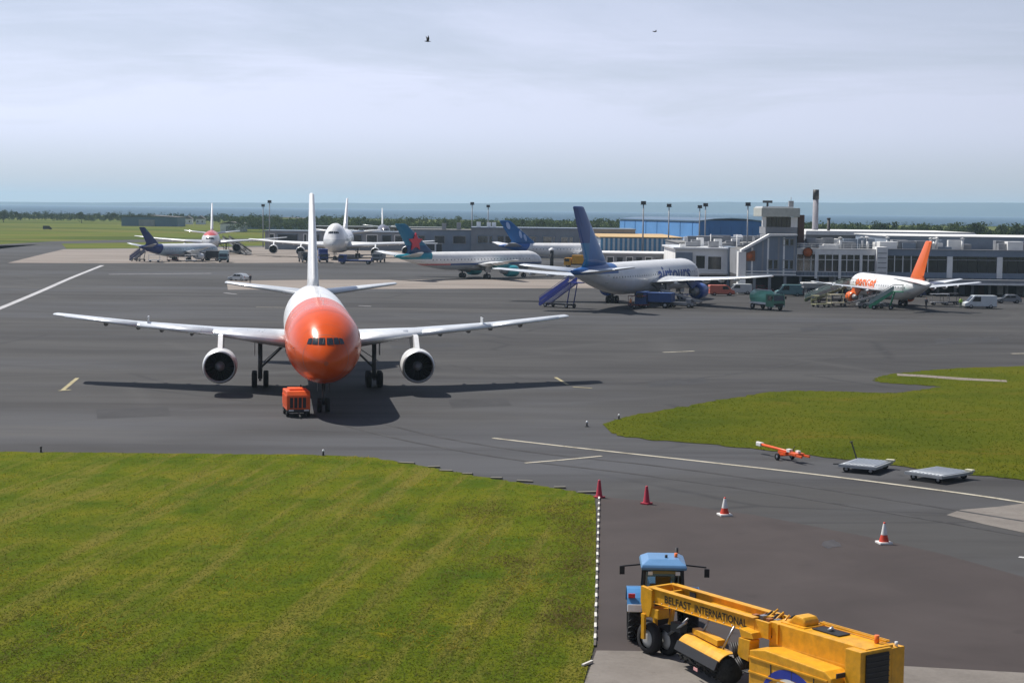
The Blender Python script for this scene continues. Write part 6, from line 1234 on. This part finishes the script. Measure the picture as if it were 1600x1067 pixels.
for i in range(7): MB().box((X(9.88) + 0.03, -0.18, 1.15 + 0.16 * i), (0.03, 0.97, 0.03)).build('grille_slat', DARK, sw)
MB().box((X(9.6), 0.75, 1.5), (0.5, 0.55, 1.5)).build('rear_box', YELLOW, sw, 0.03); MB().tube((X(9.4), 0.3, 2.35), (X(9.4), 0.3, 2.58), 0.075).build('beacon', AMBER, sw); MB().tube((X(9.75), 0.75, 2.25), (X(9.75), 0.75, 2.4), 0.05).build('rear_lamp', LAMP, sw)
MB().box((X(9.25), -1.0, 1.5), (0.04, 0.4, 0.14)).build('vent', DARK, sw)
add_wheels(sw, [(X(8.2), -1.0, 0.5), (X(8.2), 1.0, 0.5), (X(7.2), 1.0, 0.5)], 0.5, 0.34, mat('rim_grey', (0.5, 0.51, 0.5)), 24)
# emblem on the housing: blue swoosh over a white arc
cx_, cz_ = X(7.6), 0.42
for r0, r1, a0, a1, m, off in ((0.62, 0.86, 35, 175, mat('emblem_blue', (0.02, 0.04, 0.32), 0.4), 0.016), (0.40, 0.58, 50, 170, mat('emblem_white', (0.75, 0.75, 0.72), 0.4), 0.02), (0.2, 0.36, 40, 150, mat('emblem_sky', (0.15, 0.35, 0.6), 0.4), 0.024)):
    up, lo = [], []
    for i in range(15): 
        a_ = R(a0 + (a1 - a0) * i / 14); f = math.sin(math.pi * (i + 0.6) / 15.2); up.append((cx_ + r1 * 1.5 * math.cos(a_), cz_ + (r0 + (r1 - r0) * f) * math.sin(a_))); lo.append((cx_ + r1 * 1.5 * math.cos(a_) * 0.9, cz_ + r0 * 0.92 * math.sin(a_)))
    MB().prism(up + lo[::-1], -1.352 - off, -1.345).build('emblem', m, sw)

# ------------------------------------------------------------------ birds
def bird(label, px, py, D, s, a):
    p = onD(px, py, D); t = thing('bird', label, 'bird', p, R(20)); bm_ = mat('bird_grey', (0.06, 0.06, 0.07), 0.8)
    b_ = MB().loft([[Vector((x * s, r * s * math.cos(q), r * s * math.sin(q))) for q in (2 * math.pi * i / 10 for i in range(10))] for x, r in ((-0.62, 0.02), (-0.45, 0.06), (-0.1, 0.13), (0.2, 0.12), (0.34, 0.07), (0.45, 0.075), (0.54, 0.04), (0.66, 0.005))]).build('body', bm_, t)
    for sg_ in (-1, 1): MB().loft([[Vector((x * s, sg_ * y * s * math.cos(R(a)), y * s * math.sin(R(a)) + dz * s)) for x, dz in ((f, 0.015), (bk, 0.0), (f, -0.015))] for y, f, bk in ((0.08, 0.22, -0.16), (0.5, 0.26, -0.12), (0.9, 0.12, -0.1), (1.2, -0.08, -0.14))]).build('wing', bm_, b_)
bird('dark bird flying with raised wings high in the left half of the sky', 668, 65, 70, 0.22, 55); bird('tiny bird high in the right half of the sky', 1023, 50, 110, 0.25, 15)

# ------------------------------------------------------------------ grass blades on the lawn and the island
BLADE = leafmat('grass_blades', (0.058, 0.09, 0.005), (0.118, 0.132, 0.012)); STRAW = leafmat('straw_blades', (0.10, 0.095, 0.02), (0.165, 0.14, 0.04))
def inside(poly, x, y):
    c = np.zeros(len(x), bool); n = len(poly); j = n - 1
    for i in range(n):
        xi, yi = poly[i][0], poly[i][1]; xj, yj = poly[j][0], poly[j][1]; hit = ((yi > y) != (yj > y)) & (x < (xj - xi) * (y - yi) / (yj - yi + 1e-12) + xi); c ^= hit; j = i
    return c
def turf(name, label, poly, n, ylo, yhi, m, hgt, wdt, patch=None):
    poly = [(p[0], p[1]) for p in poly]; u = nrg.uniform(0, 1, n); y = 1 / (1 / ylo + (1 / yhi - 1 / ylo) * u) if True else 0
    x = (nrg.uniform(-0.31, 0.31, n)) * y; ok = inside(poly, x, y)
    if patch is not None: ok &= patch(x, y)
    x, y = x[ok], y[ok]; n = len(x); a = nrg.uniform(0, 6.283, n); h = hgt * nrg.uniform(0.45, 1.25, n); w_ = wdt * nrg.uniform(0.6, 1.4, n); lx, ly = nrg.normal(0, 1.9, n) * h, nrg.normal(0, 1.9, n) * h
    z = np.full(n, 0.05); V = np.stack([np.stack([x - w_ * np.cos(a), y - w_ * np.sin(a), z], 1), np.stack([x + w_ * np.cos(a), y + w_ * np.sin(a), z], 1), np.stack([x + lx, y + ly, z + h], 1)], 1).reshape(-1, 3)
    o = bpy.data.objects.new(name, fast_mesh(name, V, np.arange(len(V)).reshape(-1, 3), m)); col.objects.link(o); tag(o, label, 'grass', kind='stuff')
LP = rimL + [P2(931, 800), P2(930.5, 900), P2(929, 1008), P2(912, 1067), P2(870, 1200), P2(-250, 1200), P2(-250, 706)]
RP = rimR
turf('grass', 'rough green grass of the large lawn', LP, 230000, 50, 108, BLADE, 0.05, 0.022)
turf('dry_grass', 'dry straw coloured grass in streaks on the lawn', LP, 160000, 50, 108, STRAW, 0.075, 0.02, lambda x, y: (np.sin((-x * math.sin(mow) + y * math.cos(mow)) * 2.6 + np.sin(x * 0.5) * 0.5 + np.sin(y * 0.21) * 0.7) + 0.6 * np.sin(x * 0.23 + y * 0.11) + nrg.normal(0, 0.6, len(x)) > 0.9) | ((x > 2.2 + 0.5 * np.sin(y * 0.6) + nrg.normal(0, 0.7, len(x))) & (y > 62) & (y < 90)))
turf('grass', 'short grass of the island right of the taxi line', RP, 90000, 92, 170, BLADE, 0.08, 0.035)
DOCK = leafmat('rusty_weeds', (0.09, 0.078, 0.02), (0.155, 0.105, 0.04))
def near_spots(x, y):
    ok = np.zeros(len(x), bool); jx, jy = nrg.normal(0, 1, len(x)), nrg.normal(0, 1, len(x))
    for px_, py_, sx_, sy_ in ((912, 835, 0.75, 4.0), (900, 880, 0.9, 2.5), (895, 965, 1.0, 2.2), (800, 880, 1.2, 1.5), (760, 800, 1.5, 2.5), (870, 800, 1.0, 3.0)):
        p_ = at(px_, py_); q_ = ((x - p_.x + 0.3 * np.sin(y * 2.1)) / sx_) ** 2 + ((y - p_.y + 0.6 * np.sin(x * 3.0)) / sy_) ** 2; ok |= nrg.uniform(0, 1, len(x)) < 0.55 * np.exp(-1.1 * q_)
    return ok
turf('dock_weeds', 'rusty brown weeds along the kerbed edge of the lawn', LP, 420000, 56, 92, DOCK, 0.08, 0.022, near_spots)
# weeds: yellow flowers in drifts
WEED = leafmat('yellow_weeds', (0.2, 0.17, 0.01), (0.32, 0.23, 0.02))
turf('weeds', 'yellow weed flowers in drifts on the lawn', LP, 60000, 50, 108, WEED, 0.12, 0.02, lambda x, y: np.sin(x * 0.55 + 1.3 * np.sin(y * 0.21)) * np.sin(y * 0.37 + 0.9) + nrg.normal(0, 0.25, len(x)) > 0.85)

# ------------------------------------------------------------------ haze
hm = bpy.data.materials.new('haze'); hm.use_nodes = True; t = hm.node_tree; t.nodes.clear(); ou = t.nodes.new('ShaderNodeOutputMaterial'); pv = t.nodes.new('ShaderNodeVolumePrincipled')
pv.inputs['Density'].default_value = 8e-5; pv.inputs['Color'].default_value = (0.60, 0.82, 1.0, 1); pv.inputs['Anisotropy'].default_value = 0.2
t.links.new(pv.outputs[0], ou.inputs['Volume'])
hb = MB().box((0, 11800, 74.5), (54000, 25000, 151)).build('haze', hm); hb['kind'] = 'stuff'; hb['label'] = 'pale blue summer haze over the airfield'

# ------------------------------------------------------------------ rest every assembly built in place on an Empty at its own base
bpy.context.view_layer.update()
for o in [q for q in col.objects if q.type == 'EMPTY' and q.parent is None and q.children and q.location.length < 1e-6]:
    cs = [c.matrix_world @ Vector(b) for c in o.children if c.type == 'MESH' for b in c.bound_box]
    if not cs: continue
    base = Vector(((min(p.x for p in cs) + max(p.x for p in cs)) / 2, (min(p.y for p in cs) + max(p.y for p in cs)) / 2, min(p.z for p in cs)))
    o.location = base
    for c in o.children: c.location = c.location - base
